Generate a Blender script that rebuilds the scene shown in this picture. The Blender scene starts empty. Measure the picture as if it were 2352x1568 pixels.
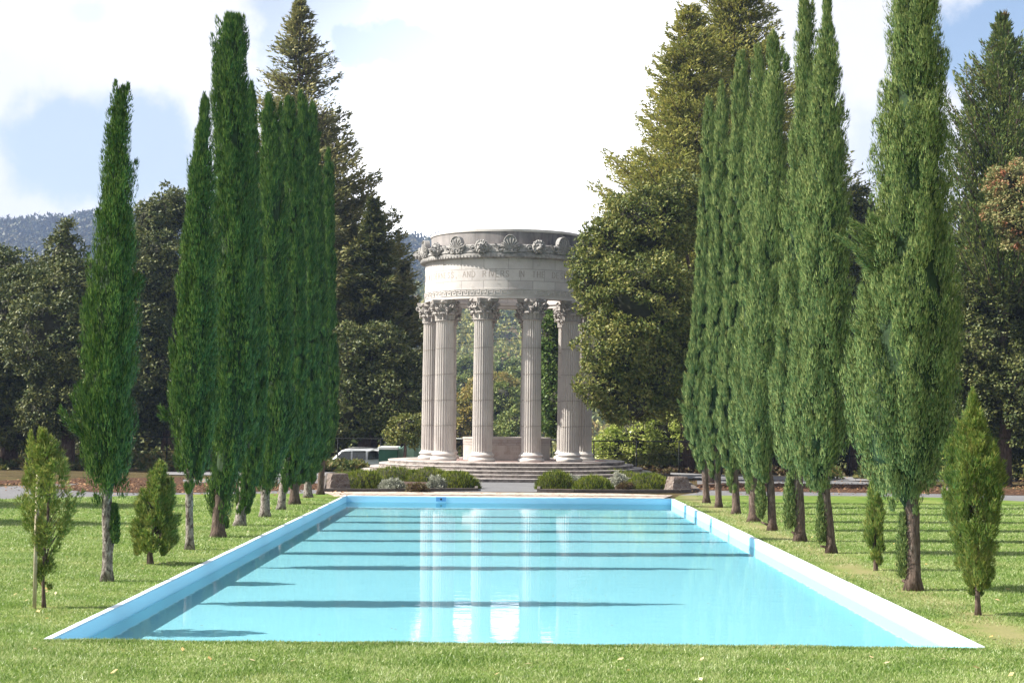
import bpy, math, random
import numpy as np

# ------------------------------------------------------------------ camera
sc = bpy.context.scene
PI = math.pi
H = 3.2                      # eye height over the pool rim
F = 3750.0                   # focal length for a frame 2352 wide
def Rx(a):
    c, s = math.cos(a), math.sin(a); return np.array([[1, 0, 0], [0, c, -s], [0, s, c]])
def Rz(a):
    c, s = math.cos(a), math.sin(a); return np.array([[c, -s, 0], [s, c, 0], [0, 0, 1]])
CR = Rz(-.00355) @ Rx(PI / 2 + .0472) @ Rz(.0095)
cam = bpy.data.cameras.new('camera')
camo = bpy.data.objects.new('camera', cam); sc.collection.objects.link(camo)
cam.sensor_width = 36; cam.lens = F / 2352 * 36; cam.clip_start = .5; cam.clip_end = 9000
import mathutils
M4 = mathutils.Matrix([list(CR[i]) + [0] for i in range(3)] + [[0, 0, 0, 1]])
camo.matrix_world = mathutils.Matrix.Translation((0, 0, H)) @ M4
sc.camera = camo

def ray(x, y): return CR @ np.array([(x - 1176) / F, -(y - 784) / F, -1])
def P(x, y, z=0.):                       # point of the level z seen at x, y
    r = ray(x, y); return np.array([0, 0, H]) + r * ((z - H) / r[2])
def W(x, y, d):                          # point at distance d seen at x, y
    r = ray(x, y); return np.array([0, 0, H]) + r * (d / r[1])

# ------------------------------------------------------------------ light
SUN_EL = math.radians(42.5)
SUN_AZ = math.radians(-94.0)             # compass-like, from +Y towards +X : sun stands on the left, a touch behind
sd = np.array([math.sin(SUN_AZ) * math.cos(SUN_EL), math.cos(SUN_AZ) * math.cos(SUN_EL), math.sin(SUN_EL)])
sun = bpy.data.lights.new('sun', 'SUN'); sun.energy = 4.9; sun.angle = math.radians(.53); sun.color = (1, .95, .86)
suno = bpy.data.objects.new('sun', sun); sc.collection.objects.link(suno)
suno.rotation_euler = mathutils.Vector(sd).to_track_quat('Z', 'Y').to_euler(); suno.location = (-60, 0, 60)
sc.view_settings.view_transform = 'Standard'; sc.view_settings.look = 'None'
sc.view_settings.gamma = 1; sc.view_settings.use_curve_mapping = False
sc.view_settings.exposure = 1.33

def build_world():
    w = bpy.data.worlds.new('World'); sc.world = w; w.use_nodes = True
    nt = w.node_tree; N = nt.nodes; L = nt.links; N.clear()
    out = N.new('ShaderNodeOutputWorld')
    sky = N.new('ShaderNodeTexSky'); sky.sky_type = 'NISHITA'; sky.sun_disc = False
    sky.sun_elevation = SUN_EL; sky.sun_rotation = SUN_AZ
    sky.air_density = 1.0; sky.dust_density = 2.2; sky.ozone_density = 1.2
    b1 = N.new('ShaderNodeBackground'); b1.inputs[1].default_value = .075; L.new(sky.outputs[0], b1.inputs[0])
    tc = N.new('ShaderNodeTexCoord')
    def mth(op, a, b=None, c=None):
        m = N.new('ShaderNodeMath'); m.operation = op
        for i, v in enumerate((a, b, c)):
            if v is None: continue
            if isinstance(v, (int, float)): m.inputs[i].default_value = v
            else: L.new(v, m.inputs[i])
        return m.outputs[0]
    sp = N.new('ShaderNodeSeparateXYZ'); L.new(tc.outputs['Generated'], sp.inputs[0])
    X, Y, Z = sp.outputs
    n1 = N.new('ShaderNodeTexNoise'); n1.inputs['Scale'].default_value = 8; n1.inputs['Detail'].default_value = 6
    n1.inputs['Roughness'].default_value = .58; L.new(tc.outputs['Generated'], n1.inputs['Vector'])
    n2 = N.new('ShaderNodeTexNoise'); n2.inputs['Scale'].default_value = 26; n2.inputs['Detail'].default_value = 5
    n2.inputs['Roughness'].default_value = .6; L.new(tc.outputs['Generated'], n2.inputs['Vector'])
    yy = mth('MAXIMUM', Y, .05)
    a = mth('DIVIDE', X, yy); b = mth('DIVIDE', Z, yy)
    warp = mth('ADD', mth('MULTIPLY', mth('SUBTRACT', n1.outputs[0], .5), 3.2), mth('MULTIPLY', mth('SUBTRACT', n2.outputs[0], .5), 1.5))
    # gaps of blue sky between the clouds: (x, y, rx, ry, depth)
    gaps = [(330, 330, 270, 140, .75), (200, 30, 60, 40, .2), (700, 90, 150, 200, .6), (960, 110, 200, 70, .75), (1075, 300, 60, 170, .55), (560, 250, 90, 110, .5),
            (2270, 90, 210, 130, 1.0), (2010, 360, 160, 180, .32), (800, 330, 30, 80, .3), (2330, 250, 120, 130, .4)]
    hole = None
    for px, py, rx, ry, k in gaps:
        r = ray(px, py); ca, cb = r[0] / r[1], r[2] / r[1]
        da = mth('DIVIDE', mth('SUBTRACT', a, float(ca)), rx / F); db = mth('DIVIDE', mth('SUBTRACT', b, float(cb)), ry / F)
        dd = mth('SQRT', mth('ADD', mth('MULTIPLY', da, da), mth('MULTIPLY', db, db)))
        mr = N.new('ShaderNodeMapRange'); mr.interpolation_type = 'SMOOTHSTEP'
        L.new(mth('ADD', dd, warp), mr.inputs[0]); mr.inputs[1].default_value = 1.25; mr.inputs[2].default_value = .6
        mr.inputs[3].default_value = 0; mr.inputs[4].default_value = k
        hole = mr.outputs[0] if hole is None else mth('MAXIMUM', hole, mr.outputs[0])
    # elsewhere in the sky: broken cloud from noise
    mo = N.new('ShaderNodeMapRange'); mo.interpolation_type = 'SMOOTHSTEP'; L.new(n1.outputs[0], mo.inputs[0])
    mo.inputs[1].default_value = .52; mo.inputs[2].default_value = .42
    front = N.new('ShaderNodeMapRange'); L.new(Y, front.inputs[0]); front.inputs[1].default_value = .55; front.inputs[2].default_value = .8
    mixh = mth('ADD', mth('MULTIPLY', hole, front.outputs[0]), mth('MULTIPLY', mo.outputs[0], mth('SUBTRACT', 1.0, front.outputs[0])))
    b2 = N.new('ShaderNodeBackground'); b2.inputs[0].default_value = (1, .985, .985, 1)
    # the thick sunlit cloud bank behind the temple is far brighter than the thin cloud overhead
    rc = ray(1180, 330); da = mth('DIVIDE', mth('SUBTRACT', a, float(rc[0] / rc[1])), 640 / F); db = mth('DIVIDE', mth('SUBTRACT', b, float(rc[2] / rc[1])), 520 / F)
    bk = N.new('ShaderNodeMapRange'); bk.interpolation_type = 'SMOOTHSTEP'; L.new(mth('SQRT', mth('ADD', mth('MULTIPLY', da, da), mth('MULTIPLY', db, db))), bk.inputs[0])
    bk.inputs[1].default_value = 1.15; bk.inputs[2].default_value = .3; bk.inputs[3].default_value = 0; bk.inputs[4].default_value = 1.05
    bkf = mth('MULTIPLY', bk.outputs[0], front.outputs[0])
    cl = mth('ADD', mth('ADD', mth('MULTIPLY', mth('SUBTRACT', n1.outputs[0], .5), .18), .355), mth('ADD', bkf, mth('MULTIPLY', front.outputs[0], .09)))
    L.new(cl, b2.inputs[1])
    mx = N.new('ShaderNodeMixShader'); L.new(mixh, mx.inputs[0]); L.new(b2.outputs[0], mx.inputs[1]); L.new(b1.outputs[0], mx.inputs[2])
    L.new(mx.outputs[0], out.inputs[0])
build_world()
sc.cycles.max_bounces = 8; sc.cycles.transparent_max_bounces = 16; sc.cycles.volume_bounces = 0

# ------------------------------------------------------------------ helpers
rng = np.random.default_rng(7); random.seed(7)
col = sc.collection

class NT:
    def __init__(s, name):
        s.m = bpy.data.materials.new(name); s.m.use_nodes = True; s.t = s.m.node_tree; s.n = s.t.nodes; s.n.clear(); s.l = s.t.links
        s.out = s.n.new('ShaderNodeOutputMaterial')
    def new(s, k, **kw):
        x = s.n.new('ShaderNode' + k)
        for a, b in kw.items(): setattr(x, a, b)
        return x
    def set(s, node, **kw):
        for a, b in kw.items():
            i = node.inputs[a.replace('_', ' ')]
            if hasattr(b, 'is_output') or isinstance(b, bpy.types.NodeSocket): s.l.new(b, i)
            else: i.default_value = b
        return node
    def noise(s, scale, detail=4, rough=.55, vec=None, dist=0):
        x = s.new('TexNoise'); s.set(x, Scale=scale, Detail=detail, Roughness=rough, Distortion=dist)
        if vec is not None: s.l.new(vec, x.inputs['Vector'])
        return x.outputs[0]
    def ramp(s, fac, stops):
        r = s.new('ValToRGB'); e = r.color_ramp.elements
        while len(e) < len(stops): e.new(.5)
        for i, (p, c) in enumerate(stops): e[i].position = p; e[i].color = (*c, 1)
        s.l.new(fac, r.inputs[0]); return r.outputs[0]
    def mix(s, fac, a, b, mode='MIX'):
        m = s.new('Mix', data_type='RGBA', blend_type=mode)
        for i, v in ((0, fac), (6, a), (7, b)):
            if isinstance(v, bpy.types.NodeSocket): s.l.new(v, m.inputs[i])
            else: m.inputs[i].default_value = v if i == 0 else (*v, 1)
        return m.outputs[2]
    def math(s, op, a, b=0.):
        m = s.new('Math', operation=op)
        for i, v in enumerate((a, b)):
            if isinstance(v, bpy.types.NodeSocket): s.l.new(v, m.inputs[i])
            else: m.inputs[i].default_value = v
        return m.outputs[0]
    def pos(s): return s.new('NewGeometry').outputs['Position']
    def obj(s): return s.new('TexCoord').outputs['Object']
    def scale(s, vec, sx, sy, sz):
        m = s.new('Mapping'); m.inputs['Scale'].default_value = (sx, sy, sz); s.l.new(vec, m.inputs[0]); return m.outputs[0]
    def bsdf(s, color, rough=.8, bump=None, bs=.3, bd=.02, spec=.5, metal=0):
        b = s.new('BsdfPrincipled')
        if isinstance(color, bpy.types.NodeSocket): s.l.new(color, b.inputs['Base Color'])
        else: b.inputs['Base Color'].default_value = (*color, 1)
        if isinstance(rough, bpy.types.NodeSocket): s.l.new(rough, b.inputs['Roughness'])
        else: b.inputs['Roughness'].default_value = rough
        b.inputs['Specular IOR Level'].default_value = spec; b.inputs['Metallic'].default_value = metal
        if bump is not None:
            bp = s.new('Bump'); s.set(bp, Strength=bs, Distance=bd); s.l.new(bump, bp.inputs['Height']); s.l.new(bp.outputs[0], b.inputs['Normal'])
        s.l.new(b.outputs[0], s.out.inputs[0]); return s.m

def simple(name, c, rough=.7, var=.15, scale=3., bs=.2, spec=.4, metal=0, bd=.01):
    t = NT(name); n = t.noise(scale, 5, .6, t.obj())
    lo = tuple(v * (1 - var) for v in c); hi = tuple(min(1, v * (1 + var)) for v in c)
    return t.bsdf(t.ramp(n, [(.3, lo), (.7, hi)]), rough, n, bs, bd, spec, metal)

def leafmat(name, cols, patch=None, transl=.3, rough=.55, pscale=.6, spec=.25):
    """foliage: colour differs leaf by leaf and, more slowly, branch by branch"""
    t = NT(name)
    isl = t.new('NewGeometry').outputs['Random Per Island']
    n = t.noise(pscale, 3, .6, t.pos())
    f = t.math('ADD', t.math('MULTIPLY', isl, .45), t.math('MULTIPLY', n, .62))
    k = len(cols)
    c = t.ramp(f, [(.25 + .5 * i / (k - 1), cols[i]) for i in range(k)])
    if patch:
        thr = t.new('MapRange'); t.l.new(t.noise(patch[1], 3, .6, t.pos()), thr.inputs[0]); thr.inputs[1].default_value = patch[2]; thr.inputs[2].default_value = patch[2] + .08
        c = t.mix(thr.outputs[0], c, patch[0])
    b = t.new('BsdfPrincipled'); t.l.new(c, b.inputs['Base Color']); b.inputs['Roughness'].default_value = rough; b.inputs['Specular IOR Level'].default_value = spec
    tr = t.new('BsdfTranslucent'); t.l.new(c, tr.inputs[0])
    m = t.new('MixShader'); m.inputs[0].default_value = transl; t.l.new(b.outputs[0], m.inputs[1]); t.l.new(tr.outputs[0], m.inputs[2])
    t.l.new(m.outputs[0], t.out.inputs[0]); return t.m

def tag(o, label=None, cat=None, group=None, kind=None):
    if label: o['label'] = label
    if cat: o['category'] = cat
    if group: o['group'] = group
    if kind: o['kind'] = kind
    return o
def empty(name, loc=(0, 0, 0), rz=0):
    o = bpy.data.objects.new(name, None); col.objects.link(o); o.location = loc; o.rotation_euler.z = rz; o.empty_display_size = .2
    return o
def link(name, me, mats, parent=None):
    o = bpy.data.objects.new(name, me); col.objects.link(o)
    for m in (mats if isinstance(mats, (list, tuple)) else [mats]):
        if len(me.materials) < (len(mats) if isinstance(mats, (list, tuple)) else 1): me.materials.append(m)
    if parent is not None: o.parent = parent
    return o
def tris(name, V, Fa, mats, parent=None, mi=None, smooth=False, loc=None):
    """big triangle mesh straight from arrays; world coordinates, moved into the parent's frame"""
    V = np.asarray(V, dtype=np.float32); Fa = np.asarray(Fa, dtype=np.int32)
    off = None
    if parent is not None and any(parent.location): off = np.array(parent.location, dtype=np.float32)
    elif loc is not None: off = np.array(loc, dtype=np.float32)
    if off is not None: V = V - off
    me = bpy.data.meshes.new(name); me.vertices.add(len(V)); me.vertices.foreach_set('co', V.ravel())
    me.loops.add(Fa.size); me.loops.foreach_set('vertex_index', Fa.ravel())
    k = Fa.shape[1]
    me.polygons.add(len(Fa)); me.polygons.foreach_set('loop_start', np.arange(0, Fa.size, k, dtype=np.int32))
    me.polygons.foreach_set('loop_total', np.full(len(Fa), k, dtype=np.int32))
    if mi is not None: me.polygons.foreach_set('material_index', np.asarray(mi, dtype=np.int32))
    me.polygons.foreach_set('use_smooth', np.full(len(Fa), smooth, dtype=bool))
    me.update(calc_edges=True)
    o = link(name, me, mats, parent)
    if parent is None and loc is not None: o.location = loc
    return o
class G:
    """small mesh collector in the parent's own frame"""
    def __init__(s): s.v = []; s.f = []; s.uv = {}; s.sm = []; s.mi = []
    def add(s, V, Fs, smooth=False, mi=0, uv=None):
        n = len(s.v); s.v += [tuple(map(float, p)) for p in V]
        for i, f in enumerate(Fs):
            if uv is not None: s.uv[len(s.f)] = [uv[j] for j in f] if not isinstance(uv[0], list) else uv[i]
            s.f.append(tuple(n + j for j in f)); s.sm.append(smooth); s.mi.append(mi)
        return s
    def box(s, x0, x1, y0, y1, z0, z1, mi=0, M=None):
        V = [(x, y, z) for z in (z0, z1) for y in (y0, y1) for x in (x0, x1)]
        if M is not None: V = [tuple(M @ mathutils.Vector(p)) for p in V]
        return s.add(V, [(0, 2, 3, 1), (4, 5, 7, 6), (0, 1, 5, 4), (2, 6, 7, 3), (0, 4, 6, 2), (1, 3, 7, 5)], mi=mi)
    def lathe(s, prof, n=64, smooth=True, mi=0, a0=0, a1=2 * PI, cx=0, cy=0):
        full = abs(a1 - a0 - 2 * PI) < 1e-6; k = n if full else n + 1
        V = []; 
        for r, z in prof:
            for i in range(k):
                a = a0 + (a1 - a0) * i / n; V.append((cx + r * math.cos(a), cy + r * math.sin(a), z))
        Fs = []; UV = []
        for j in range(len(prof) - 1):
            for i in range(n):
                i2 = (i + 1) % k if full else i + 1
                Fs.append((j * k + i, j * k + i2, (j + 1) * k + i2, (j + 1) * k + i))
                ua, ub = (a0 + (a1 - a0) * i / n), (a0 + (a1 - a0) * (i + 1) / n)
                r = max(prof[j][0], .3)
                va, vb = prof[j][1] + prof[j][0] * .01, prof[j + 1][1] + prof[j + 1][0] * .01
                UV.append([(ua * r, va), (ub * r, va), (ub * r, vb), (ua * r, vb)])
        return s.add(V, Fs, smooth, mi, UV)
    def tube(s, pts, rad, n=8, mi=0, smooth=True, cap=True):
        V, Fs = tube(pts, rad, n); s.add(V, [tuple(f) for f in Fs], smooth, mi)
        return s
    def build(s, name, mats, parent=None, loc=None, bevel=0, sharp=None):
        me = bpy.data.meshes.new(name); me.from_pydata(s.v, [], s.f)
        me.polygons.foreach_set('use_smooth', s.sm); me.polygons.foreach_set('material_index', s.mi)
        if s.uv:
            u = me.uv_layers.new(name='UVMap')
            for i, p in enumerate(me.polygons):
                if i in s.uv:
                    for li, c in zip(p.loop_indices, s.uv[i]): u.data[li].uv = c
        me.update()
        if sharp is not None:
            me.set_sharp_from_angle(angle=sharp)
        o = link(name, me, mats, parent)
        if loc is not None: o.location = loc
        if bevel:
            b = o.modifiers.new('bevel', 'BEVEL'); b.width = bevel; b.segments = 2; b.limit_method = 'ANGLE'
        return o
def tube(pts, rad, n=8):
    pts = np.asarray(pts, float); m = len(pts); rad = np.broadcast_to(np.asarray(rad, float), (m,))
    V = []
    for i in range(m):
        t = pts[min(i + 1, m - 1)] - pts[max(i - 1, 0)]; t = t / (np.linalg.norm(t) + 1e-9)
        a = np.cross(t, [0, 1, 0] if abs(t[1]) < .9 else [1, 0, 0]); a /= np.linalg.norm(a); b = np.cross(t, a)
        for k in range(n):
            w = 2 * PI * k / n; V.append(pts[i] + rad[i] * (a * math.cos(w) + b * math.sin(w)))
    V.append(pts[0]); V.append(pts[-1]); Fs = []
    for i in range(m - 1):
        for k in range(n):
            k2 = (k + 1) % n; A, B, C, D = i * n + k, i * n + k2, (i + 1) * n + k2, (i + 1) * n + k
            Fs.append((A, C, B)); Fs.append((A, D, C))
    for k in range(n):
        Fs.append((m * n, k, (k + 1) % n)); Fs.append((m * n + 1, (m - 1) * n + (k + 1) % n, (m - 1) * n + k))
    return np.array(V), np.array(Fs, dtype=np.int32)
class T:
    """triangle collector for plants"""
    def __init__(s): s.V = []; s.F = []; s.M = []; s.n = 0
    def add(s, V, Fa, mi=0):
        s.V.append(np.asarray(V, dtype=np.float32)); s.F.append(np.asarray(Fa, dtype=np.int32) + s.n); s.M.append(np.full(len(Fa), mi)); s.n += len(V); return s
    def tube(s, pts, rad, n=7, mi=0): V, Fa = tube(pts, rad, n); return s.add(V, Fa, mi)
    def blades(s, base, d, ln, wd, mi=0, nrm=None):
        V, Fa = blades(base, d, ln, wd, nrm); return s.add(V, Fa, mi)
    def build(s, name, mats, parent=None, smooth=False):
        return tris(name, np.concatenate(s.V), np.concatenate(s.F), mats, parent, np.concatenate(s.M), smooth)
def unit(v): return v / (np.linalg.norm(v, axis=-1, keepdims=True) + 1e-9)
def rdir(n): return unit(rng.normal(size=(n, 3)))
def blades(base, d, ln, wd, nrm=None):
    """one leaf-shaped triangle per base point, pointing along d"""
    n = len(base); d = unit(d); side = unit(np.cross(d, rdir(n) if nrm is None else nrm + rdir(n) * .55)); ln = np.broadcast_to(ln, (n,))[:, None]; wd = np.broadcast_to(wd, (n,))[:, None]
    V = np.empty((n, 3, 3)); V[:, 0] = base - side * wd * .5; V[:, 1] = base + side * wd * .5; V[:, 2] = base + d * ln
    return V.reshape(-1, 3), np.arange(3 * n).reshape(-1, 3)
def lathe_np(cx, cy, z, r, n=14):
    m = len(z); a = np.arange(n) * 2 * PI / n
    V = np.stack([cx[:, None] + r[:, None] * np.cos(a), cy[:, None] + r[:, None] * np.sin(a), np.repeat(z[:, None], n, 1)], -1).reshape(-1, 3)
    i, k = np.meshgrid(np.arange(m - 1), np.arange(n), indexing='ij'); i = i.ravel(); k = k.ravel(); k2 = (k + 1) % n
    A, B, C, D = i * n + k, i * n + k2, (i + 1) * n + k2, (i + 1) * n + k
    return V, np.concatenate([np.stack([A, B, C], 1), np.stack([A, C, D], 1)])

# ------------------------------------------------------------------ materials
def stone(name, c1, c2, stain=(.16, .15, .14), amt=.25, brick=None, streak=False, sscale=1.0, side=None):
    t = NT(name); uv = t.new('TexCoord').outputs['UV']; ob = t.obj()
    n = t.noise(1.3, 6, .6, ob); c = t.ramp(n, [(.32, c1), (.68, c2)])
    fine = t.noise(38, 3, .6, ob)
    c = t.mix(.12, c, t.ramp(fine, [(.35, (.2, .18, .17)), (.6, (.9, .88, .85))]), 'OVERLAY')
    hgt = t.math('MULTIPLY', fine, .15)
    if brick:
        b = t.new('TexBrick'); t.l.new(uv, b.inputs['Vector'])
        b.offset = .5; b.squash = 1
        t.set(b, Scale=1., Mortar_Size=.020, Mortar_Smooth=.4, Brick_Width=brick[0], Row_Height=brick[1], Bias=0.)
        b.inputs['Color1'].default_value = (1, 1, 1, 1); b.inputs['Color2'].default_value = (.80, .79, .81, 1); b.inputs['Mortar'].default_value = (.50, .49, .48, 1)
        c = t.mix(.75, c, b.outputs['Color'], 'MULTIPLY')
        hgt = t.math('SUBTRACT', hgt, t.math('MULTIPLY', b.outputs['Fac'], .6))
    sv = t.scale(ob, 1.0, 1.0, .16 if streak else 1.0)
    s1 = t.noise(2.0 * sscale, 7, .7, sv, .3); mr = t.new('MapRange'); t.l.new(s1, mr.inputs[0]); mr.inputs[1].default_value = .66 - amt * .55; mr.inputs[2].default_value = .76 - .2 * amt
    mr.inputs[4].default_value = min(.9, .35 + amt * 1.1)
    fac = mr.outputs[0]
    if side is not None:
        sx = t.new('SeparateXYZ'); t.l.new(ob, sx.inputs[0]); m2 = t.new('MapRange'); t.l.new(sx.outputs[0], m2.inputs[0])
        m2.inputs[1].default_value = side[0]; m2.inputs[2].default_value = side[1]; m2.inputs[3].default_value = .35; m2.inputs[4].default_value = 1.
        fac = t.math('MULTIPLY', fac, m2.outputs[0])
    c = t.mix(fac, c, stain)
    return t.bsdf(c, .85, hgt, .5, .02, .25)
PALE1, PALE2 = (.46, .435, .415), (.57, .54, .515)
M = {}
M['marble'] = stone('pale_stone', PALE1, PALE2, (.25, .22, .19), .12, streak=True)
M['shaft'] = stone('shaft_stone', PALE1, (.55, .515, .485), (.30, .26, .235), .2, streak=True, sscale=1.6)
M['frieze'] = stone('frieze_blocks', PALE1, PALE2, (.27, .25, .23), .12, brick=(1.32, .62))
M['carved'] = stone('weathered_carving', (.24, .235, .23), (.42, .40, .38), (.13, .125, .12), .42, sscale=2.5)
M['capital'] = stone('weathered_capital', (.27, .25, .24), (.46, .43, .40), (.14, .13, .125), .28, sscale=2.5)
M['attic'] = stone('stained_attic', (.25, .235, .23), (.42, .39, .37), (.075, .073, .077), .85, brick=(1.75, 5.), streak=True, sscale=1., side=(-3.5, 1.5))
M['letter'] = stone('cut_letter_shade', (.27, .24, .215), (.33, .295, .265), (.2, .2, .2), .1)
M['letter2'] = stone('cut_letter_brown_shade', (.30, .26, .23), (.36, .32, .28), (.2, .2, .2), .1)  # flat well letters, darker brown carries the shade of the cutting
M['step'] = stone('step_stone', (.37, .34, .32), (.50, .46, .44), (.10, .09, .08), .42, sscale=1.8)
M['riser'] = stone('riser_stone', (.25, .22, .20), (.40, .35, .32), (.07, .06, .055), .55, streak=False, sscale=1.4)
M['floor'] = stone('platform_red_stone', (.30, .19, .17), (.40, .28, .25), (.2, .16, .15), .2)
M['well'] = stone('well_stone', (.38, .345, .32), (.47, .43, .40), (.26, .19, .15), .32, brick=(1.0, .24), sscale=1.3)
M['wellbody'] = stone('well_panel_stone', (.38, .35, .32), (.47, .43, .40), (.26, .19, .15), .3, sscale=1.1)
M['bark_pale'] = (lambda t: t.bsdf(t.ramp(t.noise(9, 6, .7, t.scale(t.pos(), 1.5, 1.5, .8), 1.), [(.40, (.06, .045, .04)), (.5, (.19, .165, .145)), (.66, (.38, .35, .32))]), .9, t.noise(30, 5, .6, t.scale(t.pos(), 1, 1, .3)), .9, .02, .2))(NT('pale_bark'))
M['bark_dark'] = (lambda t: t.bsdf(t.ramp(t.noise(7, 6, .7, t.scale(t.pos(), 2., 2., .5), 1.), [(.38, (.055, .038, .03)), (.6, (.15, .11, .09)), (.72, (.27, .23, .2))]), .95, t.noise(26, 5, .6, t.scale(t.pos(), 1, 1, .25)), 1., .03, .15))(NT('dark_bark'))
M['cyp'] = leafmat('cypress_foliage', [(.014, .050, .010), (.046, .112, .020), (.14, .215, .042)], transl=.22, pscale=6.)
M['cyp_r'] = leafmat('cypress_foliage_sunlit', [(.044, .090, .022), (.125, .185, .052), (.29, .325, .11)], transl=.2, pscale=6.)  # right row: lighter than the left, sunlit side put into the colour
M['young'] = leafmat('young_cypress_foliage', [(.07, .14, .025), (.16, .24, .045), (.34, .34, .09)], transl=.35, pscale=2.5)
M['inner'] = simple('inner_shade_foliage', (.022, .045, .014), .95, .4, 6)  # cypress crown core: shade of the interior put into a dark green
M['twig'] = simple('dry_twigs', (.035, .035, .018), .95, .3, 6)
M['oakd'] = leafmat('live_oak_leaves', [(.026, .048, .010), (.068, .092, .020), (.17, .175, .052)], transl=.15, rough=.55, pscale=.5, spec=.3)
M['oakg'] = leafmat('oak_leaves_green', [(.045, .075, .014), (.115, .145, .028), (.27, .255, .065)], transl=.22, rough=.55, pscale=.5, spec=.3)
M['green'] = leafmat('bright_tree_leaves', [(.04, .09, .015), (.09, .16, .03), (.17, .22, .06)], transl=.3, rough=.5, pscale=.6)
M['vine'] = leafmat('vine_leaves', [(.14, .22, .04), (.32, .40, .07), (.58, .60, .20)], transl=.5, rough=.35, pscale=.8, spec=.5)
M['redw'] = leafmat('redwood_needles', [(.09, .12, .022), (.22, .24, .05), (.40, .36, .09)], transl=.35, pscale=.5, patch=((.30, .17, .05), .9, .68))
M['redwl'] = leafmat('redwood_needles_olive', [(.08, .10, .03), (.19, .20, .06), (.34, .30, .11)], transl=.25, pscale=.35)
M['fir'] = leafmat('dark_conifer_needles', [(.035, .055, .014), (.085, .105, .026), (.19, .18, .05)], transl=.2, pscale=.4)
M['pine'] = leafmat('pine_needles', [(.04, .075, .02), (.09, .14, .03), (.18, .20, .05)], transl=.2, pscale=.6, patch=((.16, .10, .04), 1.0, .64))
M['madrone'] = leafmat('madrone_leaves', [(.10, .13, .04), (.20, .22, .08), (.34, .28, .12)], transl=.25, pscale=1.1, patch=((.36, .15, .08), 1.6, .56))
M['rosem'] = leafmat('rosemary_leaves', [(.035, .07, .006), (.12, .17, .014), (.26, .28, .035)], transl=.2, pscale=1.5)
M['santo'] = leafmat('grey_shrub_leaves', [(.20, .22, .17), (.32, .34, .27), (.46, .46, .38)], transl=.15, pscale=2)
M['dryp'] = leafmat('dry_plant_leaves', [(.07, .045, .025), (.13, .08, .04), (.13, .13, .045)], transl=.15, pscale=2)
M['cover'] = leafmat('ground_cover_leaves', [(.04, .07, .015), (.10, .13, .03), (.22, .17, .06)], transl=.25, pscale=.8)
M['valley_a'] = leafmat('valley_leaves_gold', [(.12, .14, .03), (.24, .22, .05), (.40, .30, .09)], transl=.3, pscale=.35)
M['valley_b'] = leafmat('valley_leaves_green', [(.06, .11, .025), (.14, .19, .05), (.26, .28, .08)], transl=.25, pscale=.35)
M['hillw'] = leafmat('hillside_leaves', [(.05, .085, .018), (.15, .18, .04), (.31, .28, .07)], transl=.15, pscale=.03, patch=((.20, .11, .04), .022, .62))
M['iron'] = simple('black_iron', (.008, .009, .008), .7, .2, 8, spec=.2)
M['galv'] = simple('galvanised_rail', (.30, .33, .32), .45, .1, 8, spec=.5, metal=.4)
M['wood'] = simple('stake_wood', (.42, .36, .27), .8, .2, 9)
M['soil'] = simple('bed_soil', (.06, .035, .025), .95, .35, 5, .6, bd=.05)
M['kerb'] = simple('dark_kerb', (.10, .085, .075), .9, .3, 5, .5)
M['car'] = simple('white_car_paint', (.80, .82, .84), .25, .02, 1, 0, .6)
M['glass'] = simple('car_glass', (.02, .025, .025), .05, .1, 1, 0, .8)
M['tyre'] = simple('tyre_rubber', (.02, .02, .02), .8, .1, 4)
M['trim'] = simple('grey_trim', (.12, .12, .12), .5, .1, 4)
M['shedg'] = simple('green_shed_paint', (.03, .12, .075), .6, .12, 2)
M['shedw'] = simple('white_sheet_roof', (.72, .76, .76), .5, .05, 2)
M['tank'] = simple('pale_green_paint', (.22, .36, .29), .6, .1, 1.2)
M['paint'] = (lambda t: t.bsdf(t.mix(t.math('MULTIPLY', t.noise(3, 6, .65, t.scale(t.pos(), 1, 1, 6)), .6), (.34, .68, .92), (.45, .76, .93)), .45, t.noise(22, 4, .6, t.pos()), .25, .006, .4))(NT('pool_paint'))
M['inlet'] = simple('inlet_blue', (.12, .35, .68), .5, .1, 9)

def water_mat():
    t = NT('pool_water'); n = t.noise(1.6, 3, .5, t.scale(t.pos(), 1.0, 1.6, 1)); n2 = t.noise(9, 2, .5, t.scale(t.pos(), 1.0, 1.5, 1))
    h = t.math('ADD', n, t.math('MULTIPLY', n2, .12))
    bp = t.new('Bump'); t.set(bp, Strength=.085, Distance=.03); t.l.new(h, bp.inputs['Height'])
    fr = t.new('Fresnel'); fr.inputs[0].default_value = 1.33; t.l.new(bp.outputs[0], fr.inputs['Normal'])
    f = t.math('MULTIPLY', fr.outputs[0], .8)
    tr = t.new('BsdfTransparent'); tr.inputs[0].default_value = (.93, 1, 1, 1)
    gl = t.new('BsdfGlossy'); gl.inputs['Roughness'].default_value = .012; t.l.new(bp.outputs[0], gl.inputs['Normal'])
    mx = t.new('MixShader'); t.l.new(f, mx.inputs[0]); t.l.new(tr.outputs[0], mx.inputs[1]); t.l.new(gl.outputs[0], mx.inputs[2])
    t.l.new(mx.outputs[0], t.out.inputs[0]); return t.m
M['water'] = water_mat()
M['basin'] = (lambda t: t.bsdf(t.mix(t.noise(.35, 5, .6, t.pos()), (.26, .57, .68), (.31, .63, .73)), .7, None))(NT('basin_floor_paint'))

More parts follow.
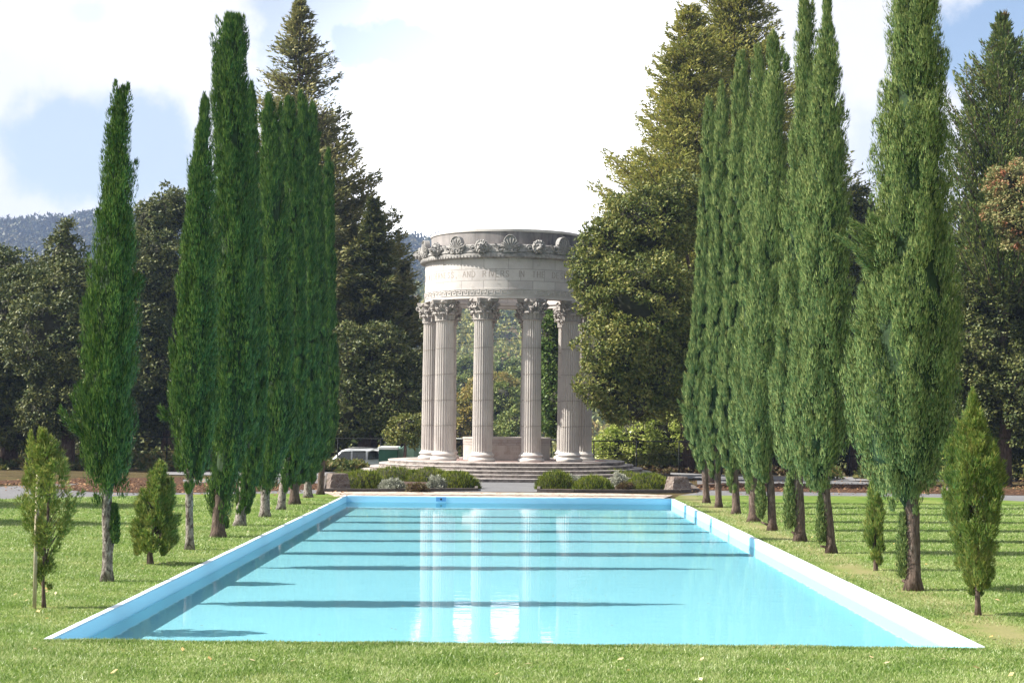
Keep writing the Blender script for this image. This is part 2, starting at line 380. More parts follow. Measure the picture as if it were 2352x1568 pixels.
def lawn_mat():
    t = NT('lawn_soil_and_thatch'); p = t.pos()
    big = t.noise(.5, 6, .7, p); fine = t.noise(14, 5, .7, p)
    c = t.ramp(t.math('ADD', t.math('MULTIPLY', big, .6), t.math('MULTIPLY', fine, .4)), [(.36, (.06, .125, .018)), (.5, (.12, .185, .034)), (.62, (.22, .23, .08))])
    # worn, yellower strip beside the pool on the right
    s = t.new('SeparateXYZ'); t.l.new(p, s.inputs[0])
    d = t.math('ABSOLUTE', t.math('SUBTRACT', s.outputs[0], 7.7)); m = t.new('MapRange'); t.l.new(t.math('ADD', d, t.math('MULTIPLY', t.noise(1.2, 5, .7, p), 1.7)), m.inputs[0])
    m.inputs[1].default_value = 1.7; m.inputs[2].default_value = .9
    c = t.mix(t.math('MULTIPLY', m.outputs[0], .75), c, (.25, .22, .11))
    return t.bsdf(c, .95, fine, .8, .04, .1)
M['lawn'] = lawn_mat()
M['blade'] = leafmat('grass_blades', [(.06, .14, .018), (.18, .285, .05), (.50, .54, .27)], transl=.35, rough=.4, pscale=.9, spec=.4)
M['forest'] = (lambda t: t.bsdf(t.ramp(t.noise(.8, 6, .7, t.pos()), [(.35, (.04, .035, .015)), (.55, (.10, .075, .035)), (.7, (.09, .10, .03))]), 1, t.noise(6, 5, .7, t.pos()), 1, .1, .1))(NT('forest_floor'))
M['gravel'] = (lambda t: t.bsdf(t.mix(.35, t.ramp(t.noise(70, 4, .8, t.pos()), [(.3, (.08, .08, .085)), (.7, (.24, .24, .25))]), t.ramp(t.noise(.6, 4, .6, t.pos()), [(.3, (.12, .12, .125)), (.7, (.21, .21, .215))])), .95, t.noise(60, 3, .7, t.pos()), .8, .02, .2))(NT('grey_gravel'))
M['road'] = (lambda t: t.bsdf(t.ramp(t.noise(3, 6, .7, t.pos()), [(.3, (.15, .15, .155)), (.7, (.25, .245, .25))]), .9, t.noise(60, 3, .7, t.pos()), .5, .01, .2))(NT('road_asphalt'))
M['mulch'] = (lambda t: t.bsdf(t.ramp(t.noise(9, 6, .8, t.pos()), [(.40, (.035, .022, .014)), (.54, (.10, .055, .035)), (.70, (.26, .15, .09))]), 1, t.noise(20, 5, .8, t.pos()), 1, .05, .1))(NT('leaf_mulch'))
def flag_mat():
    t = NT('flagstones'); p = t.pos(); v = t.new('TexVoronoi', feature='DISTANCE_TO_EDGE'); t.l.new(t.scale(p, .9, 1.8, 1), v.inputs['Vector']); v.inputs['Scale'].default_value = 1.5
    m = t.new('MapRange'); t.l.new(v.outputs['Distance'], m.inputs[0]); m.inputs[1].default_value = .02; m.inputs[2].default_value = .07
    c = t.ramp(t.noise(2.2, 6, .7, p), [(.32, (.30, .22, .18)), (.5, (.48, .40, .34)), (.68, (.62, .56, .50))])
    c = t.mix(m.outputs[0], (.22, .17, .13), c); return t.bsdf(c, .9, m.outputs[0], .6, .03, .2)
M['flag'] = flag_mat()
def rock_mat():
    t = NT('mortared_rock'); p = t.obj(); v = t.new('TexVoronoi', feature='DISTANCE_TO_EDGE'); t.l.new(p, v.inputs['Vector']); v.inputs['Scale'].default_value = 4.2
    m = t.new('MapRange'); t.l.new(v.outputs['Distance'], m.inputs[0]); m.inputs[1].default_value = .015; m.inputs[2].default_value = .05
    c = t.ramp(t.noise(5, 6, .7, p), [(.3, (.085, .06, .05)), (.5, (.16, .125, .105)), (.7, (.25, .21, .18))])
    return t.bsdf(t.mix(m.outputs[0], (.27, .24, .22), c), .9, m.outputs[0], .8, .03, .2)
M['rock'] = rock_mat()
M['fallen'] = leafmat('fallen_leaves', [(.55, .36, .10), (.68, .48, .25), (.75, .62, .42)], transl=.3, pscale=.3)

# ------------------------------------------------------------------ ground, pool, paths
PX0, PX1, PY0, PY1 = -6.48, 6.815, 23.25, 66.25
WZ, FZ = -.20, -.42
def sheet(name, poly, z, m, kind='structure'):
    me = bpy.data.meshes.new(name); me.from_pydata([(p[0], p[1], z) for p in poly], [], [tuple(range(len(poly)))]); me.update()
    o = link(name, me, m); tag(o, kind=kind); return o
def ring_sheet(name, outer, hole, z, m):
    (a, b, c, d), (x0, x1, y0, y1) = outer, hole
    V = [(a, c), (b, c), (b, d), (a, d), (x0, y0), (x1, y0), (x1, y1), (x0, y1)]
    me = bpy.data.meshes.new(name); me.from_pydata([(x, y, z) for x, y in V], [], [(0, 1, 5, 4), (1, 2, 6, 5), (2, 3, 7, 6), (3, 0, 4, 7)]); me.update()
    o = link(name, me, m); tag(o, kind='structure'); return o
def pts(lst, z=0.): return [tuple(P(x, y, z)[:2]) for x, y in lst]
# terrain: one sheet, level round the pool, sinking behind the fence, then rising as wooded hills
def terrain_h(x, y):
    h = np.where(y > 97, -.75 * np.clip((y - 97) / 8, 0, 1), 0.)
    h = h - 9 * np.clip((y - 130) / 90, 0, 1)
    hillA = 70 * np.clip((y - 330) / 560, 0, 1) ** 1.1 * (1 + .12 * np.sin(x / 85 + 1) + .08 * np.sin(x / 37 + y / 90))
    r0 = np.maximum(151 - .080 * (x + 99), 118) + 5 * np.sin(x / 140 + 2.2) + 3 * np.sin(x / 61.)
    hillB = np.where(y > 850, (r0 - 62) * np.clip((y - 850) / 650, 0, 1) ** 1.2 + 6 * np.sin(x / 50 + y / 70), 0)
    hillB = np.where(y > 1560, hillB - (y - 1560) * .12, hillB)
    return h + hillA + hillB
def grid(name, xs, ys, m, zoff=0.):
    X, Y = np.meshgrid(xs, ys); Z = terrain_h(X, Y) + zoff
    V = np.stack([X, Y, Z], -1).reshape(-1, 3); nx = len(xs); i, j = np.meshgrid(np.arange(len(ys) - 1), np.arange(nx - 1), indexing='ij'); a = (i * nx + j).ravel()
    Fa = np.stack([a, a + 1, a + nx + 1, a + nx], 1)
    return tris(name, V, Fa, m, smooth=True)
# ground with a hole for the basin
gx = np.unique(np.concatenate([np.linspace(-1500, -130, 30), np.linspace(-130, 130, 53), np.linspace(130, 1500, 30), [PX0 - .02, PX1 + .02]]))
gy = np.unique(np.concatenate([np.linspace(-60, 97, 40), np.linspace(97, 330, 60), np.linspace(330, 2400, 90), [PY0 - .02, PY1 + .02]]))
X, Y = np.meshgrid(gx, gy); V = np.stack([X, Y, terrain_h(X, Y) - .03], -1).reshape(-1, 3)
i, j = np.meshgrid(np.arange(len(gy) - 1), np.arange(len(gx) - 1), indexing='ij')
cx = (gx[:-1] + gx[1:])[j] / 2; cy = (gy[:-1] + gy[1:])[i] / 2
keep = ~((cx > PX0 - .02) & (cx < PX1 + .02) & (cy > PY0 - .02) & (cy < PY1 + .02))
a = (i * len(gx) + j)[keep]; nx = len(gx)
tag(tris('ground', V, np.stack([a, a + 1, a + nx + 1, a + nx], 1), M['forest'], smooth=True), kind='structure')
# lawn
le = [(-900, 1135), (-400, 1140), (0, 1146), (200, 1141), (430, 1135), (600, 1133), (790, 1133.5)]
re = [(1560, 1137), (1800, 1138), (2000, 1139), (2200, 1143), (2352, 1151), (2800, 1162), (3300, 1168)]
LE, RE = pts(le), pts(re)
lawn = [(-60, -40), (60, -40), (RE[-1][0], RE[-1][1])] + RE[::-1][1:] + [(PX1 + .0, PY1)]
left_poly = [(-60, 10)] + [(PX0, 10)] + [(PX0, PY1), LE[-1]] + LE[::-1][1:] + [(-60, LE[0][1])]
right_poly = [(PX1, 10), (60, 10), (60, RE[-1][1])] + RE[::-1][1:] + [RE[0], (PX1, PY1)]
def multi(name, polys, z, m):
    V = []; Fs = []
    for p in polys:
        Fs.append(tuple(range(len(V), len(V) + len(p)))); V += [(q[0], q[1], z) for q in p]
    me = bpy.data.meshes.new(name); me.from_pydata(V, [], Fs); me.update(); return tag(link(name, me, m), kind='structure')
# the lawn in front of the basin rises gently to hide the near coping
multi('lawn', [left_poly, right_poly, [(-60, -40), (60, -40), (60, 10), (-60, 10)], [(PX0, 10), (PX1, 10), (PX1, PY0 - .01), (PX0, PY0 - .01)]], .004, M['lawn'])
# basin walls, coping and floor
g = G(); RW = .11; zt = .025
def wallseg(x0, x1, y0, y1): g.box(x0, x1, y0, y1, FZ - .1, zt)
wallseg(PX0, PX0 + RW, PY0, PY1); wallseg(PX1 - RW, PX1, PY0, PY1)
wallseg(PX0 + RW, PX1 - RW, PY1 - RW, PY1); g.box(PX0 + RW, PX1 - RW, PY0, PY0 + .05, FZ - .1, -.03)
cp = G()
for q in ((PX0 - .01, PX0 + RW - .01, PY0, PY1 + .01), (PX1 - RW + .01, PX1 + .01, PY0, PY1 + .01), (PX0 + RW, PX1 - RW, PY1 - RW + .01, PY1 + .012)): 
    long_y = q[3] - q[2] > 2; L0_, L1_ = (q[2], q[3]) if long_y else (q[0], q[1]); k_ = int((L1_ - L0_) / 3.05)
    for i_ in range(k_):
        a_, b_ = L0_ + (L1_ - L0_) * i_ / k_ + .006, L0_ + (L1_ - L0_) * (i_ + 1) / k_ - .006; j_ = random.uniform(-.006, .006); zz_ = random.uniform(-.004, .004)
        cp.box(*((q[0] + j_, q[1] + j_, a_, b_) if long_y else (a_, b_, q[2] + j_, q[3] + j_)), zt + .001, zt + .018 + zz_)
tag(cp.build('pool_coping', simple('coping_paint', (.66, .74, .80), .6, .1, 3), bevel=.006), kind='structure')
ow = g.build('pool_wall', M['paint'], bevel=.018); tag(ow, kind='structure')
sheet('pool_floor', [(PX0, PY0), (PX1, PY0), (PX1, PY1), (PX0, PY1)], FZ, M['basin'])
sheet('water', [(PX0 + RW - .003, PY0 + .047), (PX1 - RW + .003, PY0 + .047), (PX1 - RW + .003, PY1 - RW + .003), (PX0 + RW - .003, PY1 - RW + .003)], WZ, M['water'])
# coloured inner face under the water line (same paint as the floor)
g = G(); g.box(PX0 + RW - .01, PX0 + RW + .015, PY0 + .06, PY1 - RW - .02, FZ - .05, WZ - .03)
g.box(PX1 - RW - .015, PX1 - RW + .01, PY0 + .06, PY1 - RW - .02, FZ - .05, WZ - .03); g.box(PX0 + RW + .02, PX1 - RW - .02, PY1 - RW - .015, PY1 - RW + .01, FZ - .05, WZ - .03)
tag(g.build('pool_lining', M['basin']), kind='structure')
# inlet plate on the far wall
ip = P(1013, 1147, -.02)
ir = empty('water_inlet', (W(1013, 1147, PY1 - RW - .01)[0], PY1 - RW - .012, -.07)); tag(ir, 'small blue inlet plate with a dark hole on the far pool wall', 'pool inlet')
g = G(); g.box(-.20, .20, -.006, .01, -.085, .085); g.build('plate', M['inlet'], ir)
g = G(); g.tube([(0, -.03, 0), (0, 0, 0)], .04, 10); g.build('pipe_opening', M['iron'], ir)
# paths and paving
multi('path', [pts([(-700, 1112), (0, 1114), (300, 1098), (520, 1092), (760, 1096), (760, 1128)])[::-1] + pts([(790, 1133.5)])[:0] + [], ], .003, M['gravel']) if False else None
g_y0 = PY1
pathL = LE + pts([(790, 1128), (742, 1129), (735, 1092), (500, 1098), (200, 1108), (0, 1117), (-400, 1113), (-900, 1110)])
pathR = RE + pts([(3300, 1140), (2800, 1136), (2352, 1128), (2200, 1118), (1950, 1104), (1700, 1097), (1600, 1102), (1605, 1130)])
pathC = pts([(1000, 1128), (1340, 1130), (1300, 1098), (1040, 1096)])
multi('path', [pathL, pathR, pathC], .000, M['gravel'])
multi('paving', [[(PX0 - .4, PY1), (PX1 - .5, PY1), P(1545, 1137)[:2], P(1420, 1133)[:2], P(1240, 1131)[:2], P(1000, 1129)[:2], P(742, 1129)[:2]]], .006, M['flag'])
mulchL = pts([(110, 1119), (195, 1110), (420, 1108), (780, 1110), (780, 1121), (560, 1130), (330, 1132), (215, 1130), (150, 1125)])
mulchL2 = pts([(-600, 1098), (0, 1103), (200, 1098), (420, 1096), (420, 1108), (195, 1110), (0, 1112), (-600, 1108)])
mulchR = pts([(1600, 1112), (1700, 1109), (1960, 1112), (2160, 1116), (2165, 1134), (1960, 1131), (1700, 1128), (1600, 1124)])
mulchR2 = pts([(2240, 1122), (2800, 1128), (2800, 1142), (2300, 1137)])
multi('mulch', [mulchL, mulchR, mulchR2, mulchL2], .009, M['mulch'])
roadp = [tuple(P(x, y)[:2]) for x, y in [(360, 1084), (400, 1083), (700, 1083), (880, 1078)]] + [tuple(P(x, y)[:2]) for x, y in [(900, 1092), (700, 1093), (400, 1090), (360, 1089)]]
roadr = [tuple(P(x, y)[:2]) for x, y in [(1540, 1085), (1700, 1092), (2000, 1096), (2400, 1097), (3000, 1100)]] + [tuple(P(x, y)[:2]) for x, y in [(3000, 1108), (2400, 1105), (2000, 1104), (1700, 1102), (1540, 1097)]]
multi('road', [roadp, roadr], .012, M['road'])

# grass: blades over the lawn
def grass():
    def band(n, x0, x1, y0, y1): return np.stack([rng.uniform(x0, x1, n), rng.uniform(y0, y1, n)], 1)
    A = []; S = []
    def put(n, x0, x1, y0, y1, s): A.append(band(n, x0, x1, y0, y1)); S.append(np.full(n, s))
    put(130000, -8.5, 8.5, 19.2, PY0 - .02, 1.2)
    put(16000, PX0, PX1, PY0 - .09, PY0 + .045, 1.35)
    for (y0, y1, n, s) in [(PY0, 30, 36000, 1.15), (30, 38, 42000, 1.4), (38, 48, 42000, 1.7), (48, 64, 42000, 2.1)]:
        w = y1 / 3.2 + 1.5
        put(n, -w, PX0 - .03, y0, y1, s); put(n, PX1 + .03, w, y0, y1, s)
    p = np.concatenate(A); s = np.concatenate(S)
    # stay on the lawn: far edges
    lx = np.array([q[0] for q in LE] + [q[0] for q in RE]); ly = np.array([q[1] for q in LE] + [q[1] for q in RE])
    o = np.argsort(lx); lim = np.interp(p[:, 0], lx[o], ly[o]); k = p[:, 1] < lim - .15; p = p[k]; s = s[k]
    # thin, worn turf in patches along the right side of the pool
    worn = (np.exp(-((p[:, 0] - 7.6) / .9) ** 2) * (.55 + .6 * np.sin(p[:, 1] * .9 + 1) * np.sin(p[:, 1] * .37 + p[:, 0])) > rng.random(len(p))) & (p[:, 1] > PY0)
    p = p[~worn]; s = s[~worn]
    for q in [(243, 1335), (433, 1262), (503, 1233), (551, 1207), (607, 1187), (646, 1170), (2100, 1355), (1908, 1270), (1838, 1243), (1775, 1218), (1733, 1198), (1690, 1180), (2247, 1412), (345, 1295), (100, 1395)]:
        c = P(*q)[:2]; k = np.hypot(*(p - c).T) > .16 + .2 * rng.random(len(p)); p = p[k]; s = s[k]
    n = len(p); base = np.concatenate([p, np.full((n, 1), .002)], 1)
    patch = .5 + .5 * np.sin(p[:, 0] * 2.3 + np.sin(p[:, 1] * 1.7) * 2) * np.sin(p[:, 1] * 1.9 + p[:, 0])
    d = rdir(n) * (.75 + .0 * patch[:, None]); d[:, 2] = np.abs(d[:, 2]) * .4 + .62
    V, Fa = blades(base, d, (.030 + .028 * rng.random(n)) * s ** .6 * (.75 + .5 * patch), .009 * s)
    o = tris('grass', V, Fa, M['blade']); tag(o, kind='stuff')
grass()
def fallen():
    n = 220; x = np.where(rng.random(n) < .72, rng.uniform(-15, PX0 - .2, n), rng.uniform(PX1 + .3, 15, n)); y = 21 + 38 * rng.random(n) ** 1.2
    k = 26; x[:k] = rng.uniform(-7, 7, k); y[:k] = rng.uniform(19.6, 23.0, k)
    keepm = np.abs(x) < y / 3.1; x, y = x[keepm], y[keepm]; n = len(x)
    b = np.stack([x, y, np.full(n, .05)], 1); t = rng.uniform(0, 2 * PI, n); s = rng.uniform(.03, .055, n)
    u = np.stack([np.cos(t), np.sin(t), rng.uniform(-.3, .6, n)], 1) * s[:, None]; v = np.stack([-np.sin(t), np.cos(t), rng.uniform(-.3, .6, n)], 1) * s[:, None] * .6
    V = np.stack([b - u, b - v, b + u, b + v], 1).reshape(-1, 3); Fa = np.arange(4 * n).reshape(-1, 4)
    tag(tris('fallen_leaves', V, Fa, M['fallen']), kind='stuff')
fallen()
def litter():
    P_ = []
    for (x0, x1, y0, y1, n) in [(60, 800, 1096, 1136, 2600), (-100, 200, 1100, 1126, 500), (1590, 2400, 1100, 1140, 2200)]:
        for _ in range(n): P_.append(P(rng.uniform(x0, x1), rng.normal((y0 + y1) / 2, (y1 - y0) / 4), .02))
    b = np.array(P_); n = len(b); b[:, 2] = .02; t = rng.uniform(0, 2 * PI, n); s = rng.uniform(.03, .075, n)
    u = np.stack([np.cos(t), np.sin(t), rng.uniform(0, .5, n)], 1) * s[:, None]; v = np.stack([-np.sin(t), np.cos(t), rng.uniform(0, .5, n)], 1) * s[:, None] * .7
    V = np.stack([b - u + [0, 0, .05], b - v + [0, 0, .05], b + u + [0, 0, .05], b + v + [0, 0, .05]], 1).reshape(-1, 3)
    tag(tris('leaf_litter', V, np.arange(4 * n).reshape(-1, 4), leafmat('dry_litter', [(.06, .035, .02), (.18, .09, .045), (.34, .20, .10)], transl=.1, pscale=.5)), kind='stuff')
litter()

def floating():
    n = 170; x = rng.uniform(PX0 + .4, PX1 - .4, n); y = 23.6 + 42 * rng.random(n) ** 1.3; t = rng.uniform(0, 2 * PI, n); s = rng.uniform(.015, .04, n)
    b = np.stack([x, y, np.full(n, WZ + .004)], 1); u = np.stack([np.cos(t), np.sin(t), 0 * t], 1) * s[:, None]; v = np.stack([-np.sin(t), np.cos(t), 0 * t], 1) * s[:, None] * .5
    V = np.stack([b - u, b - v, b + u, b + v + [0, 0, .004]], 1).reshape(-1, 3); tag(tris('floating_leaves', V, np.arange(4 * n).reshape(-1, 4), simple('wet_leaf', (.14, .16, .08), .6)), kind='stuff')
floating()

# ------------------------------------------------------------------ the temple
TC = np.array([W(1163, 1060, 90.8)[0], 90.8]); PZ = .92
def build_temple():
    tp = empty('round_temple', (TC[0], TC[1], 0)); tag(tp, 'round pale stone temple of fluted columns under an inscribed ring beyond the pool', 'temple')
    # steps
    st = G()
    for k in range(5):
        r = 6.55 + .5 * k; z1 = PZ - .184 * k; ri = max(r - .62, 0)
        if k == 0:
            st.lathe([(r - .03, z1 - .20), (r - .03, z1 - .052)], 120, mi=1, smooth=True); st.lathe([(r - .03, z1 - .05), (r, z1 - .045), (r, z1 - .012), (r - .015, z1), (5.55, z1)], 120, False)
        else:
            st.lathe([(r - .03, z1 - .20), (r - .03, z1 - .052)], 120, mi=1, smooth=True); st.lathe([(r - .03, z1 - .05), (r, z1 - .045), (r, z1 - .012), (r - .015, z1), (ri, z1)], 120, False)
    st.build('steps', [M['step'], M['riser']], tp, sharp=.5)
    g = G(); g.lathe([(5.55, PZ), (4.95, PZ)], 90, False); g.lathe([(4.95, PZ), (3.4, PZ)], 90, False, mi=1); g.lathe([(3.4, PZ), (.0, PZ)], 90, False)
    g.build('platform_floor', [M['floor'], M['step']], tp)
    # column meshes
    R0, R1 = .53, .475; zb, zs, zc, zt_ = PZ, PZ + .47, 8.42, 9.56
    base = G().lathe([(.0, 0), (.69, 0), (.70, .03), (.72, .08), (.70, .15), (.655, .185), (.61, .195), (.575, .225), (.575, .26), (.60, .285), (.635, .30), (.65, .335), (.635, .375), (.60, .395), (.565, .41), (.56, .47), (.40, .47)], 40)
    seg = 24 * 6; V = []; Fs = []; UV = []
    zz = [0, .05] + [.05 + (zc - zs - .1) * i / 10 for i in range(1, 11)] + [zc - zs]
    for j, z in enumerate(zz):
        t = z / (zc - zs); R = R0 + (R1 - R0) * t ** 1.4; dep = .055 if 0 < j < len(zz) - 1 else .0
        if j == 0: R += .02
        for i in range(seg):
            ph = (i % 6) / 6.; prof = 0 if i % 6 == 0 or i % 6 == 1 else math.sin(PI * ((i % 6) - 1) / 5)
            rr = R - dep * prof ** .8 if prof > 0 else R
            a = 2 * PI * i / seg; V.append((rr * math.cos(a), rr * math.sin(a), z))
    for j in range(len(zz) - 1):
        for i in range(seg): Fs.append((j * seg + i, j * seg + (i + 1) % seg, (j + 1) * seg + (i + 1) % seg, (j + 1) * seg + i))
    sh = G().add(V, Fs, False)
    jt = sh
    for z in (1.42, 2.79, 4.18, 5.57): # joints between the drums
        t = z / (zc - zs); R = R0 + (R1 - R0) * t ** 1.4; jt.lathe([(R - .09, z - .012), (R + .001, z - .012), (R + .001, z + .012), (R - .09, z + .012)], 72, False, mi=1)
    cap = G(); hc = zt_ - zc
    cap.lathe([(.47, 0), (.53, .01), (.545, .035), (.53, .06), (.485, .07), (.47, .12), (.46, .5), (.50, .75), (.60, .92), (.66, .97), (.3, .97)], 32)
    rs = random.Random(3)
    def leaf(a, z0, h, w, out, r0):
        n = 6; V = []; Fs = []
        for i in range(n + 1):
            t = i / n; z = z0 + h * (t if t < .8 else .8 + (t - .8) * (-.9)); r = r0 + out * max(0, t - .45) ** 1.5 * 2.4 + .035
            ww = w * (1 - .25 * t) * (1.0 if t < .75 else (1 - (t - .75) * 2.0)); lob = 1 + .16 * (i % 2)
            for s in (-1, -.45, 0, .45, 1):
                aa = a + s * ww * lob / r / 2; rr = r - .05 * abs(s) + (.045 if s == 0 else 0); V.append((rr * math.cos(aa), rr * math.sin(aa), z + .02 * abs(s)))
        for i in range(n):
            for j in range(4): q = i * 5 + j; Fs.append((q, q + 1, q + 6, q + 5))
        m = len(V); V += [(x * .93, y * .93, z - .01) for x, y, z in V]; Fs += [tuple(m + k for k in f[::-1]) for f in Fs]
        # curled tip as a rounded lump
        cap.add(V, Fs, False)
        r = r0 + out * .98; c = np.array([r * math.cos(a), r * math.sin(a), z0 + h * .80])
        tg = np.array([-math.sin(a), math.cos(a), 0]); cap.tube([c - tg * w * .42, c - tg * w * .2 + [0, 0, .02], c + tg * w * .2 + [0, 0, .02], c + tg * w * .42], [.03, .06, .06, .03], 7)
    for k in range(8): leaf(2 * PI * k / 8, .07, .40, .34, .20, .47)
    for k in range(8): leaf(2 * PI * (k + .5) / 8, .10, .68, .30, .26, .48)
    for k in range(4):                      # corner volutes and small inner helices
        a = PI / 4 + k * PI / 2; e = np.array([math.cos(a), math.sin(a), 0.]); tg = np.array([-e[1], e[0], 0])
        for s in (-1, 1):
            path = []
            for i in range(24):
                t = i / 23
                if t < .35: u = t / .35; p = e * (.50 + .26 * u) + tg * s * (.26 - .20 * u) + np.array([0, 0, .55 + .36 * u])
                else:
                    u = (t - .35) / .65; an = PI / 2 - u * 3.3 * PI; rr = .115 * (1 - .75 * u); p = e * (.80 + rr * math.cos(an) * .9) + tg * s * .055 + np.array([0, 0, .80 + rr * math.sin(an)])
                path.append(p)
            cap.tube(path, [.035 + .012 * (i < 10) for i in range(24)], 6)
        b = a + PI / 4; eb = np.array([math.cos(b), math.sin(b), 0.]); tb = np.array([-eb[1], eb[0], 0])
        for s in (-1, 1):
            path = []
            for i in range(16):
                u = i / 15; an = -PI / 2 + u * 2.6 * PI; rr = .085 * (1 - .7 * u); path.append(eb * .62 + tb * s * (.11 + rr * math.cos(an)) + np.array([0, 0, .79 + rr * math.sin(an)]))
            cap.tube(path, .024, 5)
        c = eb * .74 + np.array([0, 0, 1.03]); cap.tube([c - tb * .09, c - tb * .03, c + tb * .03, c + tb * .09], [.04, .09, .09, .04], 7)
    V = []; nn = 10                          # abacus with hollow sides
    for z in (.96, 1.0, 1.06, hc + .005):
        e = {.96: .0, 1.0: .0, 1.06: .035}.get(z, .045)
        for k in range(4):
            a = PI / 4 + k * PI / 2; A = np.array([math.cos(a), math.sin(a)]) * (.92 + e); B = np.array([math.cos(a + PI / 2), math.sin(a + PI / 2)]) * (.92 + e)
            for i in range(nn):
                t = (i + .5) / nn * .92 + .04; p = A * (1 - t) + B * t; q = p * (1 - .14 * math.sin(PI * t)) ; V.append((q[0], q[1], z))
    m = 4 * nn; Fs = [(j * m + i, j * m + (i + 1) % m, (j + 1) * m + (i + 1) % m, (j + 1) * m + i) for j in range(3) for i in range(m)] + [tuple(range(m))[::-1], tuple(range(3 * m, 4 * m))]
    cap.add(V, Fs, False)
    first = None; Rr = 4.2
    for k in range(10):
        a = -PI / 2 + PI / 10 + k * PI / 5
        c = empty('column'); c.parent = tp; c.location = (Rr * math.cos(a), Rr * math.sin(a), 0); c.rotation_euler.z = a + PI / 4 + PI / 2 * 0
        if first is None:
            o1 = base.build('column_base', M['marble'], c); o1.location.z = zb
            o2 = sh.build('shaft', [M['shaft'], M['letter']], c); o2.location.z = zs
            o3 = cap.build('capital', M['capital'], c, sharp=.7); o3.location.z = zc
            first = (o1, o2, o3)
        else:
            for o in first:
                d = o.copy(); col.objects.link(d); d.parent = c
    # entablature : ring, inner face and soffit
    g = G(); Ro, Ri = 4.62, 3.78
    g.lathe([(Ri, 9.56), (Ro, 9.56), (Ro, 9.72), (Ro + .03, 9.725), (Ro + .03, 9.745)], 160, False)
    g.build('architrave', M['marble'], tp)
    g = G(); g.lathe([(Ro + .0, 9.745), (Ro + .0, 10.03)], 160, True); g.build('key_band', M['marble'], tp)
    g = G(); g.lathe([(Ri, 12.4), (Ri, 9.95), (Ri - .08, 9.90), (Ri - .08, 9.75), (Ri, 9.70), (Ri, 9.56)], 120, False); g.build('inner_wall', M['frieze'], tp)
    g = G(); g.lathe([(Ro, 10.03), (Ro + .045, 10.03), (Ro + .045, 10.06), (Ro, 10.065), (Ro, 11.66)], 160, True); fr = g.build('frieze', M['frieze'], tp, sharp=.6)
    # Greek key, modelled as raised bars bent round the ring
    kb = G(); n = 78; cw = 2 * PI / n; hh = .225; z0 = 9.775; w = .042
    def barw(a0, a1, za, zb_):
        r0, r1 = Ro - .01, Ro + .045; A = [(-PI / 2 + a0), (-PI / 2 + a1)]
        V = [(r * math.cos(a), r * math.sin(a), z) for r in (r0, r1) for a in A for z in (za, zb_)]
        kb.add(V, [(4, 6, 7, 5), (0, 4, 5, 1), (2, 3, 7, 6), (0, 2, 6, 4), (1, 5, 7, 3)])
    q = w / Ro
    for k in range(n):
        a = k * cw
        barw(a, a + cw * .84, z0 + hh - w, z0 + hh); barw(a, a + q, z0, z0 + hh - w); barw(a + cw * .84 - q, a + cw * .84, z0 + w * 2, z0 + hh - w)
        barw(a + cw * .34, a + cw * .84 - q, z0 + w * 2, z0 + w * 3); barw(a + cw * .34, a + cw * .34 + q, z0 + w * 3, z0 + hh - w * 2); barw(a + q - cw * .16, a, z0, z0 + w)
    kb.build('greek_key', M['marble'], tp)
